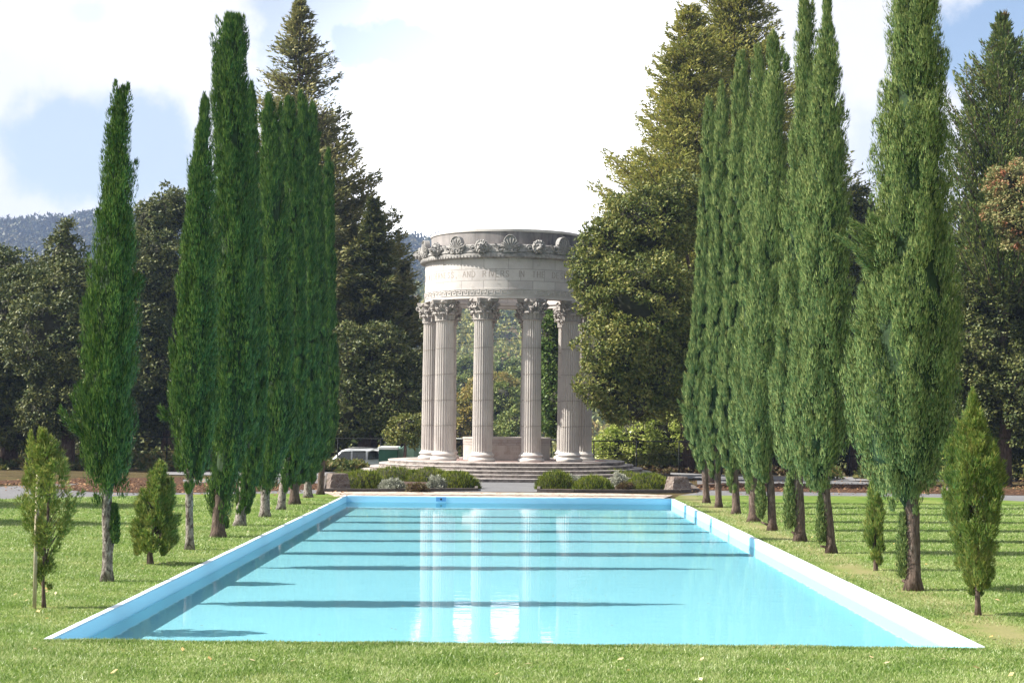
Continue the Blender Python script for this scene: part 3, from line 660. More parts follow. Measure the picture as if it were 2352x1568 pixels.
    # inscription: flat serifed stroke letters round the frieze, their cut shade put into the colour
    S = {'A': [(0, 0, .5, 1), (.5, 1, 1, 0), (.2, .38, .8, .38)], 'B': [(.1, 0, .1, 1), (.1, 1, .7, 1), (.7, 1, .85, .8), (.85, .8, .7, .52), (.7, .52, .1, .52), (.7, .52, .95, .3), (.95, .3, .75, 0), (.75, 0, .1, 0)],
         'D': [(.1, 0, .1, 1), (.1, 1, .6, 1), (.6, 1, .95, .65), (.95, .65, .95, .35), (.95, .35, .6, 0), (.6, 0, .1, 0)], 'E': [(.1, 0, .1, 1), (.1, 1, .85, 1), (.1, .52, .7, .52), (.1, 0, .85, 0)],
         'G': [(.95, .8, .7, 1), (.7, 1, .3, 1), (.3, 1, .05, .65), (.05, .65, .05, .35), (.05, .35, .3, 0), (.3, 0, .9, .1), (.9, .1, .9, .45)], 'H': [(.1, 0, .1, 1), (.9, 0, .9, 1), (.1, .5, .9, .5)],
         'I': [(.5, 0, .5, 1)], 'K': [(.1, 0, .1, 1), (.1, .45, .85, 1), (.3, .6, .95, 0)], 'L': [(.1, 0, .1, 1), (.1, 0, .85, 0)], 'M': [(.05, 0, .12, 1), (.12, 1, .5, .15), (.5, .15, .88, 1), (.88, 1, .95, 0)],
         'N': [(.1, 0, .1, 1), (.1, 1, .9, 0), (.9, 0, .9, 1)], 'O': [(.3, 0, .7, 0), (.7, 0, .95, .35), (.95, .35, .95, .65), (.95, .65, .7, 1), (.7, 1, .3, 1), (.3, 1, .05, .65), (.05, .65, .05, .35), (.05, .35, .3, 0)],
         'P': [(.1, 0, .1, 1), (.1, 1, .7, 1), (.7, 1, .9, .75), (.9, .75, .7, .48), (.7, .48, .1, .48)], 'R': [(.1, 0, .1, 1), (.1, 1, .7, 1), (.7, 1, .9, .76), (.9, .76, .7, .52), (.7, .52, .1, .52), (.5, .52, .95, 0)],
         'S': [(.85, .85, .6, 1), (.6, 1, .3, 1), (.3, 1, .12, .78), (.12, .78, .3, .56), (.3, .56, .7, .44), (.7, .44, .88, .22), (.88, .22, .65, 0), (.65, 0, .35, 0), (.35, 0, .1, .15)],
         'T': [(.5, 0, .5, 1), (.02, 1, .98, 1)], 'V': [(0, 1, .5, 0), (.5, 0, 1, 1)], 'W': [(0, 1, .28, 0), (.28, 0, .5, .9), (.5, .9, .72, 0), (.72, 0, 1, 1)], 'X': [(.05, 0, .95, 1), (.05, 1, .95, 0)],
         'Y': [(.05, 1, .5, .5), (.95, 1, .5, .5), (.5, .5, .5, 0)], 'C': [(.95, .8, .7, 1), (.7, 1, .3, 1), (.3, 1, .05, .65), (.05, .65, .05, .35), (.05, .35, .3, 0), (.3, 0, .7, 0), (.7, 0, .95, .2)],
         ',': [(.5, .1, .35, -.2)], '.': [(.45, 0, .55, .05)]}
    def write(text, R, u0, z0, h, wl, adv, gap, th, name, m, parent, stems):
        g = G(); u = u0
        for ch in text:
            if ch == ' ': u += gap; continue
            st_ = list(S[ch]); ww = wl * (.25 if ch in 'I,.' else 1.)
            for (x0, y0, x1, y1) in list(st_):
                if ch not in ',.SCGO' and abs(x1 - x0) < .35:
                    for (x, y) in ((x0, y0), (x1, y1)):
                        if y in (0, 1): st_.append((x - .13 / (ww / wl), y, x + .13 / (ww / wl), y))
            for (x0, y0, x1, y1) in st_:
                a = np.array([u + (x0 - .5) * ww + adv / 2, z0 + y0 * h]); b = np.array([u + (x1 - .5) * ww + adv / 2, z0 + y1 * h]); d = b - a; L_ = np.linalg.norm(d) + 1e-6; d /= L_; nrm = np.array([-d[1], d[0]])
                t2 = (stems if abs(d[1]) > .6 else stems * .6) / 2
                Q = [a - nrm * t2, b - nrm * t2, b + nrm * t2, a + nrm * t2]; V = []
                for q_ in Q:
                    an = -PI / 2 + q_[0] / R; V.append((R * math.cos(an), R * math.sin(an), q_[1]))
                g.add(V, [(0, 1, 2, 3)])
            u += adv * (.62 if ch in 'I,.' else 1.)
        return g.build(name, m, parent)
    pre = 'I GIVE WATERS IN THE WILDERNESS, AND '; wpre = sum(.36 if c == ' ' else (.27 * .62 if c in 'I,.' else .27) for c in pre)
    write(pre + 'RIVERS IN THE DESERT, TO GIVE DRINK TO MY PEOPLE', Ro + .004, -1.42 - wpre, 10.70, .31, .20, .27, .36, .002, 'inscription', M['letter'], tp, .042)
    # cornice and carved gutter
    g = G(); g.lathe([(Ro, 11.66), (Ro + .06, 11.70), (Ro + .24, 11.74), (Ro + .26, 11.78), (Ro + .26, 11.90), (Ro + .18, 11.93), (Ro + .18, 12.02)], 160, True); g.build('cornice', M['carved'], tp, sharp=.6)
    g = G()
    for k in range(150):
        a = 2 * PI * k / 150; Mx = mathutils.Matrix.Rotation(a, 3, 'Z'); g.box(Ro + .255, Ro + .285, -.055, .055, 11.73, 11.83, M=Mx)
    g.build('dentil_band', M['carved'], tp)
    g = G(); g.lathe([(Ro + .17, 11.98), (Ro + .23, 12.02), (Ro + .20, 12.1), (Ro + .16, 12.2), (Ro + .20, 12.36), (Ro + .16, 12.42), (Ro - .3, 12.42)], 160, True)
    rs = random.Random(5)
    for k in range(40):                      # scrolling acanthus between the heads
        if k % 2 == 0 and False: continue
        a = -PI / 2 + (k + .5) * 2 * PI / 40; r = Ro + .24; s = 1 if (k // 2) % 2 else -1
        e = np.array([math.cos(a), math.sin(a), 0.]); tg = np.array([-e[1], e[0], 0]); path = []
        for i in range(18):
            u = i / 17; an = u * 2.7 * PI; rr = .195 * (1 - .72 * u); path.append(e * (r + .05 * u) + tg * s * rr * math.cos(an) + np.array([0, 0, 12.2 + rr * math.sin(an)]))
        g.tube(path, [.05] * 18, 6); p0 = e * r + tg * s * -.15 + np.array([0, 0, 12.1])
        for q_ in range(3): g.tube([p0 + tg * s * .0, p0 + tg * (s * -.06 * q_) + np.array([0, 0, .12 + .09 * q_]) + e * .05, p0 + tg * (s * (-.02 - .10 * q_)) + np.array([0, 0, .14 + .10 * q_]) + e * .10], [.045, .05, .015], 5)
    g.build('carved_gutter', M['carved'], tp, sharp=.8)
    # palmette antefixes and lion heads, ten of each
    an = G(); n = 22; out = []
    for i in range(n + 1):
        t = i / n; a = PI * t; w_ = .33 * math.cos(a) * (1 + .10 * math.sin(a)); z = .12 + .58 * math.sin(a) ** .8 + (.0); out.append((w_, z))
    out = [(.33, -.12)] + out + [(-.33, -.12)]
    V = [(.07, x, z) for x, z in out] + [(-.16, x, z) for x, z in out]; m = len(out)
    an.add(V, [tuple(range(m)), tuple(range(2 * m - 1, m - 1, -1))] + [(i, i + m, (i + 1) % m + m, (i + 1) % m) for i in range(m)])
    an.tube([(.09, out[i][0] * .94, out[i][1] - .02) for i in range(1, m - 1)], .028, 6)
    for k in range(9):
        t = (k - 4) / 4.; a = t * 1.25; L_ = .5 - .12 * abs(t); pth = [(.08 + .03 * math.sin(PI * u), math.sin(a) * (.06 + L_ * u) + .03 * t * u, .08 + math.cos(a) * L_ * u) for u in (0, .3, .6, .85, 1)]
        an.tube(pth, [.02, .026, .036, .042, .02], 6)
    for s in (-1, 1):
        an.tube([(.10, s * (.16 + (.11 * (1 - .7 * u)) * math.cos(u * 2.6 * PI)), -.02 + .11 * (1 - .7 * u) * math.sin(u * 2.6 * PI)) for u in np.linspace(0, 1, 16)], .028, 5)
    lion = G()
    def ball(c, r, n=8, jit=0, seed=1):
        rr = random.Random(seed); V = []; Fs = []
        for i in range(n + 1):
            for j in range(2 * n):
                th = PI * i / n; ph = PI * j / n; f = 1 + jit * (rr.random() - .5); V.append((c[0] + r[0] * f * math.sin(th) * math.cos(ph), c[1] + r[1] * f * math.sin(th) * math.sin(ph), c[2] + r[2] * f * math.cos(th)))
        for i in range(n):
            for j in range(2 * n): j2 = (j + 1) % (2 * n); Fs.append((i * 2 * n + j, (i + 1) * 2 * n + j, (i + 1) * 2 * n + j2, i * 2 * n + j2))
        lion.add(V, Fs, True)
    ball((0, 0, 0), (.20, .25, .27), 9); ball((.20, 0, -.05), (.17, .13, .10)); ball((.20, 0, -.19), (.09, .10, .05)); ball((.34, 0, -.01), (.05, .06, .04)); ball((.20, 0, .03), (.12, .045, .12))
    for s in (-1, 1):
        ball((.20, s * .10, -.10), (.09, .075, .07)); ball((.15, s * .12, .09), (.08, .07, .04)); ball((.04, s * .22, .20), (.05, .06, .07))
    for k in range(15):
        a = -.7 * PI / 2 + (PI + .7 * PI) * k / 14; ball((.03, math.cos(a) * .27, math.sin(a) * .27 + .0), (.10, .07, .09), 5, .3, k)
    lion.box(-.2, .1, -.2, .2, -.25, .2)
    fa = fl = None
    for k in range(10):
        a = -PI / 2 + .0 + k * PI / 5 + .02
        if fa is None: fa = o = an.build('palmette', M['carved'], tp, sharp=.7)
        else: o = fa.copy(); col.objects.link(o)
        o.scale = (1.15,) * 3
        o.parent = tp; o.location = ((Ro + .20) * math.cos(a), (Ro + .20) * math.sin(a), 12.10); o.rotation_euler.z = a
        a += PI / 10
        if fl is None: fl = o = lion.build('lion_head', M['carved'], tp, sharp=.8)
        else: o = fl.copy(); col.objects.link(o)
        o.scale = (1.12,) * 3
        o.parent = tp; o.location = ((Ro + .26) * math.cos(a), (Ro + .26) * math.sin(a), 12.27); o.rotation_euler.z = a
    g = G(); g.lathe([(4.29, 12.40), (4.29, 13.16)], 140, True); g.build('attic_wall', M['attic'], tp)
    g = G(); g.lathe([(4.29, 13.14), (4.34, 13.16), (4.34, 13.27), (4.30, 13.31), (3.9, 13.31), (3.78, 13.2), (3.78, 12.4)], 140, True); g.build('attic_coping', M['marble'], tp, sharp=.5)
    # central well wall
    g = G(); g.lathe([(2.42, PZ), (2.42, PZ + .83)], 90, True, mi=1); g.lathe([(2.42, PZ + .83), (2.40, PZ + .835), (2.40, PZ + .845), (2.43, PZ + .85), (2.43, PZ + 1.15)], 90, False)
    g.lathe([(2.43, PZ + 1.15), (2.46, PZ + 1.155), (2.46, PZ + 1.24), (2.44, PZ + 1.255), (2.0, PZ + 1.255), (2.0, PZ + .02), (0, PZ + .02)], 90, False, mi=1)
    g.build('well_wall', [M['well'], M['wellbody']], tp, sharp=.5)
    a0 = .30
    write('ERECTED', 2.424, -.10, PZ + .56, .15, .095, .125, .1, .002, 'well_inscription', M['letter2'], tp, .022)
    write('MCMXXXIV', 2.424, -.14, PZ + .34, .15, .095, .125, .1, .002, 'well_inscription', M['letter2'], tp, .022)
build_temple()

# ------------------------------------------------------------------ trees
def smooth_noise(z, th, seed):
    r = np.random.default_rng(seed); s = np.zeros_like(z)
    for k in range(7):
        a, b, c = r.uniform(1.0, 3.2), r.integers(1, 8), r.uniform(0, 6.28); s = s + np.sin(z * a + b * th + c) / (1 + .25 * k)
    return s / 3
def cypress(base_px, outline, apexes, trunk_w, label, mat, name='cypress', group=None, sucker=None, tufts=(), d=None, density=1., trunk_dark=False, loose=0., stake=None, leafs=1.):
    """outline: (y, x_left, x_right) of the crown; base_px: foot of the trunk"""
    if d is None: d = P(*base_px)[1]
    b = W(base_px[0], base_px[1], d); b[2] = 0.
    root = empty(name, (b[0], b[1], 0)); tag(root, label, 'tree', group)
    ol = sorted(outline, key=lambda q: q[0]); m = d / F
    zs = []; cs = []; rs = []
    for y, xl, xr in ol:
        p0, p1 = W(xl, y, d), W(xr, y, d); zs.append((p0[2] + p1[2]) / 2); cs.append((p0[0] + p1[0]) / 2); rs.append((p1[0] - p0[0]) / 2)
    zs, cs, rs = map(np.array, (zs[::-1], cs[::-1], rs[::-1])); zmin, zmax = zs[0], zs[-1]
    rf = lambda z: np.interp(z, zs, rs); cf = lambda z: np.interp(z, zs, cs)
    sc_ = max(.62, d / 38.)                            # leaf size grows with distance
    seed = int(abs(base_px[0] * 7 + base_px[1])) % 10000
    t = T()
    # plumes: upright flame-shaped sprays
    L0 = (.74 if rs.max() > .45 else .30) * (1 + .15 * (sc_ - 1))
    area = float(np.sum(np.diff(zs) * (rs[1:] + rs[:-1]) / 2) * 2 * PI)
    npl = int(area * (19 if rs.max() > .45 else 40) / (sc_ ** .6) * density); k = 0
    zc = rng.uniform(zmin - .05, zmax, npl * 4); w = rf(zc); keep = rng.random(npl * 4) * rs.max() < np.maximum(w, .1 * rs.max()); zc = zc[keep][:npl]; npl = len(zc)
    th = rng.uniform(0, 2 * PI, npl); lob = 1 + .10 * smooth_noise(zc * .9, th, seed) + .10 * np.sin(th * 7 + 1.5 * np.sin(zc * .8 + seed)) * min(1, rs.max() * 2) + .04 * smooth_noise(zc * 2.5, th * 2, seed + 1) + rng.normal(0, .10 + loose * .16, npl)
    big = rs.max() > .45; r = rf(zc + (.22 if big else .17)) * np.clip(lob, .45, 1.35) - (.19 if big else .07)
    r = np.maximum(r, 0)
    e = np.stack([np.cos(th), np.sin(th), np.zeros(npl)], 1)
    pb = np.stack([cf(zc), np.full(npl, b[1]), zc], 1) + e * r[:, None] * .94
    taper = np.clip(rf(zc) / (rs.max() * .5), .35, 1)
    sink = np.clip((zc - zmin) / .9, 0, 1)              # the lowest sprays hang tighter
    ax = unit(np.stack([np.zeros(npl), np.zeros(npl), np.ones(npl)], 1) + e * (.10 + .5 * loose + .18 * rng.random(npl) ** 2)[:, None] + rng.normal(0, .06 + .12 * loose, (npl, 3)))
    Lp = L0 * taper * rng.uniform(.6, 1.15, npl) * (.55 + .45 * sink); wp = (.12 if rs.max() > .45 else .06) * (1 + .2 * (sc_ - 1)) * np.clip(taper, .55, 1) * rng.uniform(.75, 1.3, npl)
    Lp = np.minimum(Lp, np.maximum(.12, (zmax + .28 - zc)))
    nl = int((135 if rs.max() > .45 else 84) / max(1, sc_ ** .5)); tt = rng.random((npl, nl)) ** .8; ph = rng.uniform(0, 2 * PI, (npl, nl))
    s1 = unit(np.cross(ax, [0.3, .9, .1])); s2 = np.cross(ax, s1)
    prof = np.sin(PI * (.12 + .86 * tt)) ** .8
    rad = s1[:, None] * np.cos(ph)[..., None] + s2[:, None] * np.sin(ph)[..., None]
    pos = pb[:, None] + ax[:, None] * (tt * Lp[:, None])[..., None] + rad * (prof * wp[:, None])[..., None]
    dr = ax[:, None] * 1.15 + rad * (.24 + loose) + rng.normal(0, .15, pos.shape)
    ls = (.062 if rs.max() > .45 else .064) * sc_ * leafs
    t.blades(pos.reshape(-1, 3), dr.reshape(-1, 3), ls * rng.uniform(.8, 1.5, npl * nl) * 1.45, ls * .40 * rng.uniform(.8, 1.3, npl * nl), nrm=(rad + e[:, None] * .55).reshape(-1, 3))
    def tuft(path, n, wid, ll=1.):
        path = np.array(path); q = rng.random(n); i = np.minimum((q * (len(path) - 1)).astype(int), len(path) - 2); f = q * (len(path) - 1) - i
        p = path[i] * (1 - f)[:, None] + path[i + 1] * f[:, None]; dd = unit(path[i + 1] - path[i]); o = rdir(n) * (wid * np.sin(PI * np.clip(q * .8 + .18, 0, 1)) * rng.random(n) ** .5)[:, None]
        t.blades(p + o, dd + unit(o) * .5 + rdir(n) * .25, ls * 1.5 * ll, ls * .42)
    for (ax_, ay) in apexes:                            # wispy leaders
        A = W(ax_, ay, d); z0 = A[2] - 1.1; c0 = cf(min(z0, zmax)); c0 = c0 * .4 + A[0] * .6
        tuft([(c0, b[1], z0), (A[0] * .8 + c0 * .2, b[1], A[2] - .5), (A[0], b[1], A[2])], int(420 / sc_), .10 + .03 * sc_)
    for (p0, p1, wid, n) in tufts:                      # stray side branches
        A, B = W(*p0, d), W(*p1, d); A[1] = B[1] = b[1] - .25; Bm = (A + B) / 2 + [0, 0, -.05]
        for q in range(5):
            j = rng.normal(0, wid * .8, 3); tuft([A + j * .3, Bm + j * .7, B + j], n // 5, wid * .45, 1.2)
    if sucker:                                          # low shoot beside the trunk
        x0, x1, y0, y1 = sucker; A, B = W((x0 + x1) / 2, y1, d), W((x0 + x1) / 2, y0, d); wid = (x1 - x0) / 2 * m
        for q in range(5):
            j = np.append(rng.normal(0, wid * .3, 2), 0); A_ = A + j; A_[1] = b[1] + j[1]; B_ = B + j; B_[1] = b[1] + j[1]
            tuft([A_, (A_ + B_) / 2, B_], int(500 * density / sc_ ** .5), wid * .9)
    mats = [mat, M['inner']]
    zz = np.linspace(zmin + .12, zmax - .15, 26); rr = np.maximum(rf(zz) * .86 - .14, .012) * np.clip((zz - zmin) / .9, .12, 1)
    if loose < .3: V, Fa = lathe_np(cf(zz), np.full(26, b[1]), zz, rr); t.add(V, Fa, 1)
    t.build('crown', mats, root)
    # trunk
    tk = T(); tw = trunk_w * m / 2; top = min(zmax - .3, zmin + 3) ; n = 16; path = []; rad_ = []
    for i in range(n):
        q = i / (n - 1); z = -.05 + (top + .05) * q; flare = 1 + .55 * max(0, 1 - max(z, 0) / .35) ** 2
        xx = b[0] + (cf(max(z, zmin)) - b[0]) * min(1, q * 1.2) ** 1.3 + .02 * math.sin(q * 7 + seed); path.append((xx, b[1] + .02 * math.sin(q * 5 + seed), z)); rad_.append(tw * flare * (1 - .2 * q))
    V, Fa = tube(path, rad_, 12); V = V + np.stack([smooth_noise(V[:, 2] * 9, V[:, 0] * 40, seed), smooth_noise(V[:, 2] * 8, V[:, 0] * 40, seed + 3), 0 * V[:, 2]], 1) * tw * .10
    V2 = []
    tk.add(V, Fa)
    if sucker: tk.tube([(path[1][0], b[1], .12), (W((sucker[0] + sucker[1]) / 2, sucker[3], d)[0], b[1], W(0, sucker[3], d)[2] + .1)], [tw * .4, tw * .2], 6)
    if loose >= .3:
        for q in range(26):
            z0 = rng.uniform(zmin, zmax - .6); a = rng.uniform(0, 2 * PI); R_ = rf(z0 + .3) * .8; c0 = cf(z0); tk.tube([(c0, b[1], z0), (c0 + R_ * math.cos(a), b[1] + R_ * math.sin(a), z0 + .35)], [tw * .35, tw * .1], 4)
        tk.tube([(path[-1][0], b[1], path[-1][2]), (cf(zmax), b[1], zmax)], [tw * .6, tw * .1], 6)
    tk.build('trunk', M['bark_dark'] if trunk_dark else M['bark_pale'], root, smooth=True)
    return root
GL = 'tall cypresses in the row left of the pool'; GR = 'tall cypresses in the row right of the pool'
CY, CG = M['cyp'], M['cyp_r']
cypress((243, 1335), [(215, 276, 284), (250, 262, 298), (350, 236, 304), (450, 225, 308), (550, 212, 314), (650, 204, 317), (750, 194, 317), (850, 186, 316), (950, 179, 312), (1000, 180, 310), (1050, 187, 308), (1100, 199, 302), (1150, 218, 280), (1170, 230, 262)],
        [(265, 186), (294, 192)], 24, 'nearest cypress left of the pool, pale bare trunk, forked tip and stray tuft low left', CY, group=GL, sucker=(250, 274, 1160, 1245), tufts=[((196, 1000), (158, 952), .16, 420), ((196, 965), (174, 915), .12, 300)])
cypress((433, 1262), [(240, 464, 474), (270, 456, 486), (350, 441, 491), (450, 430, 493), (550, 420, 496), (650, 414, 498), (750, 404, 497), (850, 397, 497), (950, 388, 497), (1020, 392, 492), (1070, 402, 480), (1110, 416, 464), (1130, 426, 446)],
        [(469, 214)], 18, 'second nearest cypress left of the pool, slim straight pale trunk below a narrow crown', CY, group=GL, tufts=[((425, 1030), (452, 1005), .12, 400), ((392, 950), (372, 940), .10, 300)])
cypress((503, 1233), [(60, 515, 558), (85, 495, 565), (180, 487, 571), (300, 484, 578), (500, 484, 586), (700, 490, 590), (900, 488, 590), (1000, 485, 580), (1080, 479, 560), (1150, 473, 541), (1200, 476, 530), (1216, 488, 518)],
        [(549, 42), (522, 52), (533, 40)], 30, 'tallest cypress of the left row, double tip, green almost to the ground', CY, group=GL, trunk_dark=True)
cypress((551, 1207), [(200, 573, 583), (250, 562, 590), (400, 556, 596), (600, 553, 602), (800, 552, 612), (950, 556, 613), (1050, 555, 610), (1090, 550, 598), (1130, 545, 586), (1180, 540, 574)],
        [(578, 188)], 24, 'fourth cypress of the left row, mostly hidden behind the tallest one, pale flaring foot', CY, group=GL)
cypress((607, 1187), [(235, 611, 624), (300, 598, 640), (400, 596, 656), (600, 594, 662), (800, 593, 670), (920, 596, 678), (1000, 598, 678), (1060, 591, 660), (1100, 588, 640), (1145, 596, 620)],
        [(616, 220), (645, 238)], 22, 'fifth cypress of the left row, with a thin leader standing off its left side', CY, group=GL)
cypress((646, 1170), [(240, 654, 668), (300, 644, 688), (500, 655, 694), (700, 660, 702), (900, 660, 708), (1000, 660, 712), (1060, 652, 700), (1100, 645, 680), (1130, 650, 664)],
        [(662, 224), (672, 228)], 18, 'sixth cypress of the left row, blunt top level with its neighbours', CY, group=GL)
cypress((676, 1158), [(230, 685, 698), (300, 680, 718), (500, 690, 720), (700, 692, 728), (900, 696, 732), (1000, 695, 738), (1060, 682, 722), (1120, 665, 698)],
        [(691, 211)], 22, 'seventh cypress of the left row, narrow spire rising just above the sixth', CY, group=GL, trunk_dark=True)
cypress((706, 1142), [(255, 711, 725), (300, 705, 729), (500, 710, 742), (700, 714, 750), (900, 719, 752), (1000, 715, 757), (1060, 706, 745), (1110, 697, 724)],
        [(717, 236)], 18, 'eighth cypress of the left row, second from the far end', CY, group=GL)
cypress((737, 1135), [(360, 750, 759), (400, 743, 765), (600, 741, 768), (800, 744, 772), (900, 745, 778), (1000, 745, 775), (1040, 735, 764), (1064, 731, 750)],
        [(754, 343)], 15, 'last and shortest cypress at the far end of the left row, thin grey trunk', CY, group=GL, trunk_dark=True)
cypress((2100, 1355), [(-230, 2094, 2106), (-180, 2075, 2125), (-90, 2052, 2150), (0, 2042, 2160), (100, 2037, 2166), (250, 2030, 2176), (400, 2014, 2184), (500, 2008, 2184), (600, 1996, 2190), (700, 1978, 2196), (800, 1967, 2201), (900, 1952, 2204), (980, 1954, 2192), (1050, 1968, 2173), (1100, 1993, 2157), (1150, 2013, 2132), (1180, 2062, 2112)],
        [(2100, -245)], 34, 'nearest, largest cypress right of the pool, thick dark trunk, pale branch sticking out left', CG, group=GR, sucker=(2058, 2086, 1180, 1325), trunk_dark=True,
        tufts=[((2040, 560), (1952, 492), .22, 1500), ((2030, 590), (1950, 545), .18, 1200), ((2030, 620), (1975, 575), .2, 1000), ((2022, 310), (2008, 270), .06, 200), ((1990, 780), (1955, 735), .15, 500)])
cypress((1908, 1270), [(-40, 1897, 1905), (0, 1889, 1912), (100, 1877, 1924), (200, 1867, 1934), (350, 1852, 1944), (500, 1842, 1948), (700, 1837, 1955), (850, 1828, 1950), (950, 1813, 1944), (1030, 1814, 1938), (1080, 1822, 1928), (1130, 1842, 1903)],
        [(1901, -55)], 22, 'second nearest cypress right of the pool, straight sided crown on a dark leaning trunk', CG, group=GR, sucker=(1872, 1896, 1130, 1245), trunk_dark=True)
cypress((1838, 1243), [(10, 1838, 1850), (50, 1833, 1868), (150, 1828, 1875), (300, 1822, 1880), (500, 1797, 1880), (600, 1795, 1872), (750, 1787, 1870), (900, 1772, 1860), (1000, 1771, 1855), (1060, 1781, 1850), (1100, 1796, 1840)],
        [(1841, -8), (1866, 2)], 24, 'third cypress of the right row, two-spired, pressed against the second', CG, group=GR, sucker=(1802, 1834, 1090, 1212), trunk_dark=True)
cypress((1775, 1218), [(90, 1771, 1783), (150, 1758, 1799), (250, 1751, 1807), (400, 1737, 1807), (550, 1727, 1804), (700, 1721, 1799), (850, 1713, 1794), (950, 1702, 1788), (1030, 1706, 1779), (1080, 1716, 1770), (1110, 1740, 1765)],
        [(1777, 73)], 19, 'fourth cypress of the right row, pointed top with a loose tuft on its right shoulder', CG, group=GR, sucker=(1736, 1760, 1100, 1190), trunk_dark=True, tufts=[((1800, 170), (1808, 135), .07, 300)])
cypress((1733, 1198), [(120, 1737, 1749), (200, 1725, 1760), (300, 1716, 1765), (450, 1709, 1760), (600, 1700, 1758), (800, 1691, 1754), (900, 1682, 1745), (1000, 1674, 1744), (1060, 1690, 1740), (1100, 1702, 1735), (1140, 1708, 1735)],
        [(1742, 103)], 24, 'fifth cypress of the right row, its short dark trunk hidden in low shoots', CG, group=GR, trunk_dark=True)
cypress((1690, 1180), [(135, 1694, 1712), (200, 1684, 1718), (300, 1678, 1721), (500, 1668, 1720), (700, 1662, 1710), (850, 1655, 1705), (950, 1649, 1700), (1030, 1652, 1698), (1080, 1666, 1694), (1130, 1672, 1690)],
        [(1700, 124)], 18, 'sixth cypress of the right row, with a blunt rounded tip', CG, group=GR, trunk_dark=True)
cypress((1650, 1165), [(200, 1652, 1662), (260, 1645, 1674), (400, 1638, 1675), (600, 1630, 1670), (800, 1624, 1665), (900, 1614, 1665), (980, 1612, 1660), (1050, 1622, 1655), (1100, 1632, 1650)],
        [(1657, 187)], 15, 'seventh cypress of the right row, second from the far end', CG, group=GR, trunk_dark=True)
cypress((1622, 1155), [(232, 1620, 1636), (300, 1614, 1644), (450, 1608, 1640), (650, 1597, 1635), (800, 1587, 1630), (900, 1573, 1625), (980, 1572, 1624), (1040, 1590, 1620), (1085, 1606, 1620)],
        [(1628, 224)], 15, 'last cypress at the far end of the right row, behind the stone pillar', CG, group=GR, trunk_dark=True, tufts=[((1585, 960), (1562, 935), .15, 300)])
cypress((2010, 1310), [(1120, 1998, 2018), (1180, 1990, 2026), (1240, 1989, 2029), (1280, 1994, 2025), (1300, 2002, 2018)], [(2006, 1095)], 8, 'thin young cypress half hidden behind the nearest large tree on the right lawn', M['young'], name='young_cypress', loose=.12, density=1.3, trunk_dark=True)
cypress((2247, 1412), [(920, 2229, 2241), (950, 2219, 2252), (1000, 2198, 2268), (1050, 2177, 2287), (1100, 2178, 2293), (1200, 2184, 2288), (1300, 2203, 2278), (1365, 2230, 2262)], [(2234, 893), (2229, 905)], 12, 'slender yellow-green young cypress on the right lawn near the frame edge', M['young'], name='young_cypress', loose=.34, density=1.7, trunk_dark=True)
cypress((345, 1295), [(1075, 363, 374), (1090, 352, 384), (1120, 335, 392), (1180, 315, 400), (1240, 312, 400), (1272, 322, 380)], [(366, 1058), (372, 1062), (395, 1098)], 12, 'bushy young cypress between the first two tall trees on the left lawn', M['young'], name='young_cypress', loose=.38, density=1.4, trunk_dark=True)
sp = cypress((100, 1395), [(1000, 92, 106), (1030, 82, 122), (1060, 70, 146), (1100, 62, 160), (1150, 56, 165), (1200, 62, 160), (1240, 82, 145), (1285, 90, 122), (1320, 75, 128), (1350, 85, 118)], [(92, 984), (104, 988), (70, 990)], 8, 'loose sparse cypress sapling tied to a wooden stake at the left edge', M['young'], name='cypress_sapling', loose=.55, density=.75, trunk_dark=True)
sb = P(79, 1397); so = empty('tree_stake', (sb[0], sb[1], 0)); tag(so, 'thin round wooden stake supporting the sapling at the left edge', 'stake')
g = G(); g.tube([(0, 0, -.05), (0, 0, 1.1), (.01, 0, 2.2)], .032, 10); g.build('post', M['wood'], so)
g = G(); g.tube([(0, -.045, 1.25), (.1, -.05, 1.24), (.22, 0, 1.25), (.1, .05, 1.26), (0, .045, 1.25)], .018, 6); g.build('tie', M['iron'], so)

def ico_dirs(n):
    i = np.arange(n) + .5; ph = np.arccos(1 - 2 * i / n); th = PI * (1 + 5 ** .5) * i
    return np.stack([np.cos(th) * np.sin(ph), np.sin(th) * np.sin(ph), np.cos(ph)], 1)
def core(t, c, r, mi=1, n=10):
    V = []; 
    a = np.linspace(0, PI, n + 1); b = np.arange(2 * n) * PI / n; A, B = np.meshgrid(a, b, indexing='ij')
    V = np.stack([c[0] + r[0] * np.sin(A) * np.cos(B), c[1] + r[1] * np.sin(A) * np.sin(B), c[2] + r[2] * np.cos(A)], -1).reshape(-1, 3)
    i, j = np.meshgrid(np.arange(n), np.arange(2 * n), indexing='ij'); i = i.ravel(); j = j.ravel(); j2 = (j + 1) % (2 * n)
    q = lambda i, j: i * 2 * n + j
    t.add(V, np.concatenate([np.stack([q(i, j), q(i + 1, j), q(i + 1, j2)], 1), np.stack([q(i, j), q(i + 1, j2), q(i, j2)], 1)]), mi)
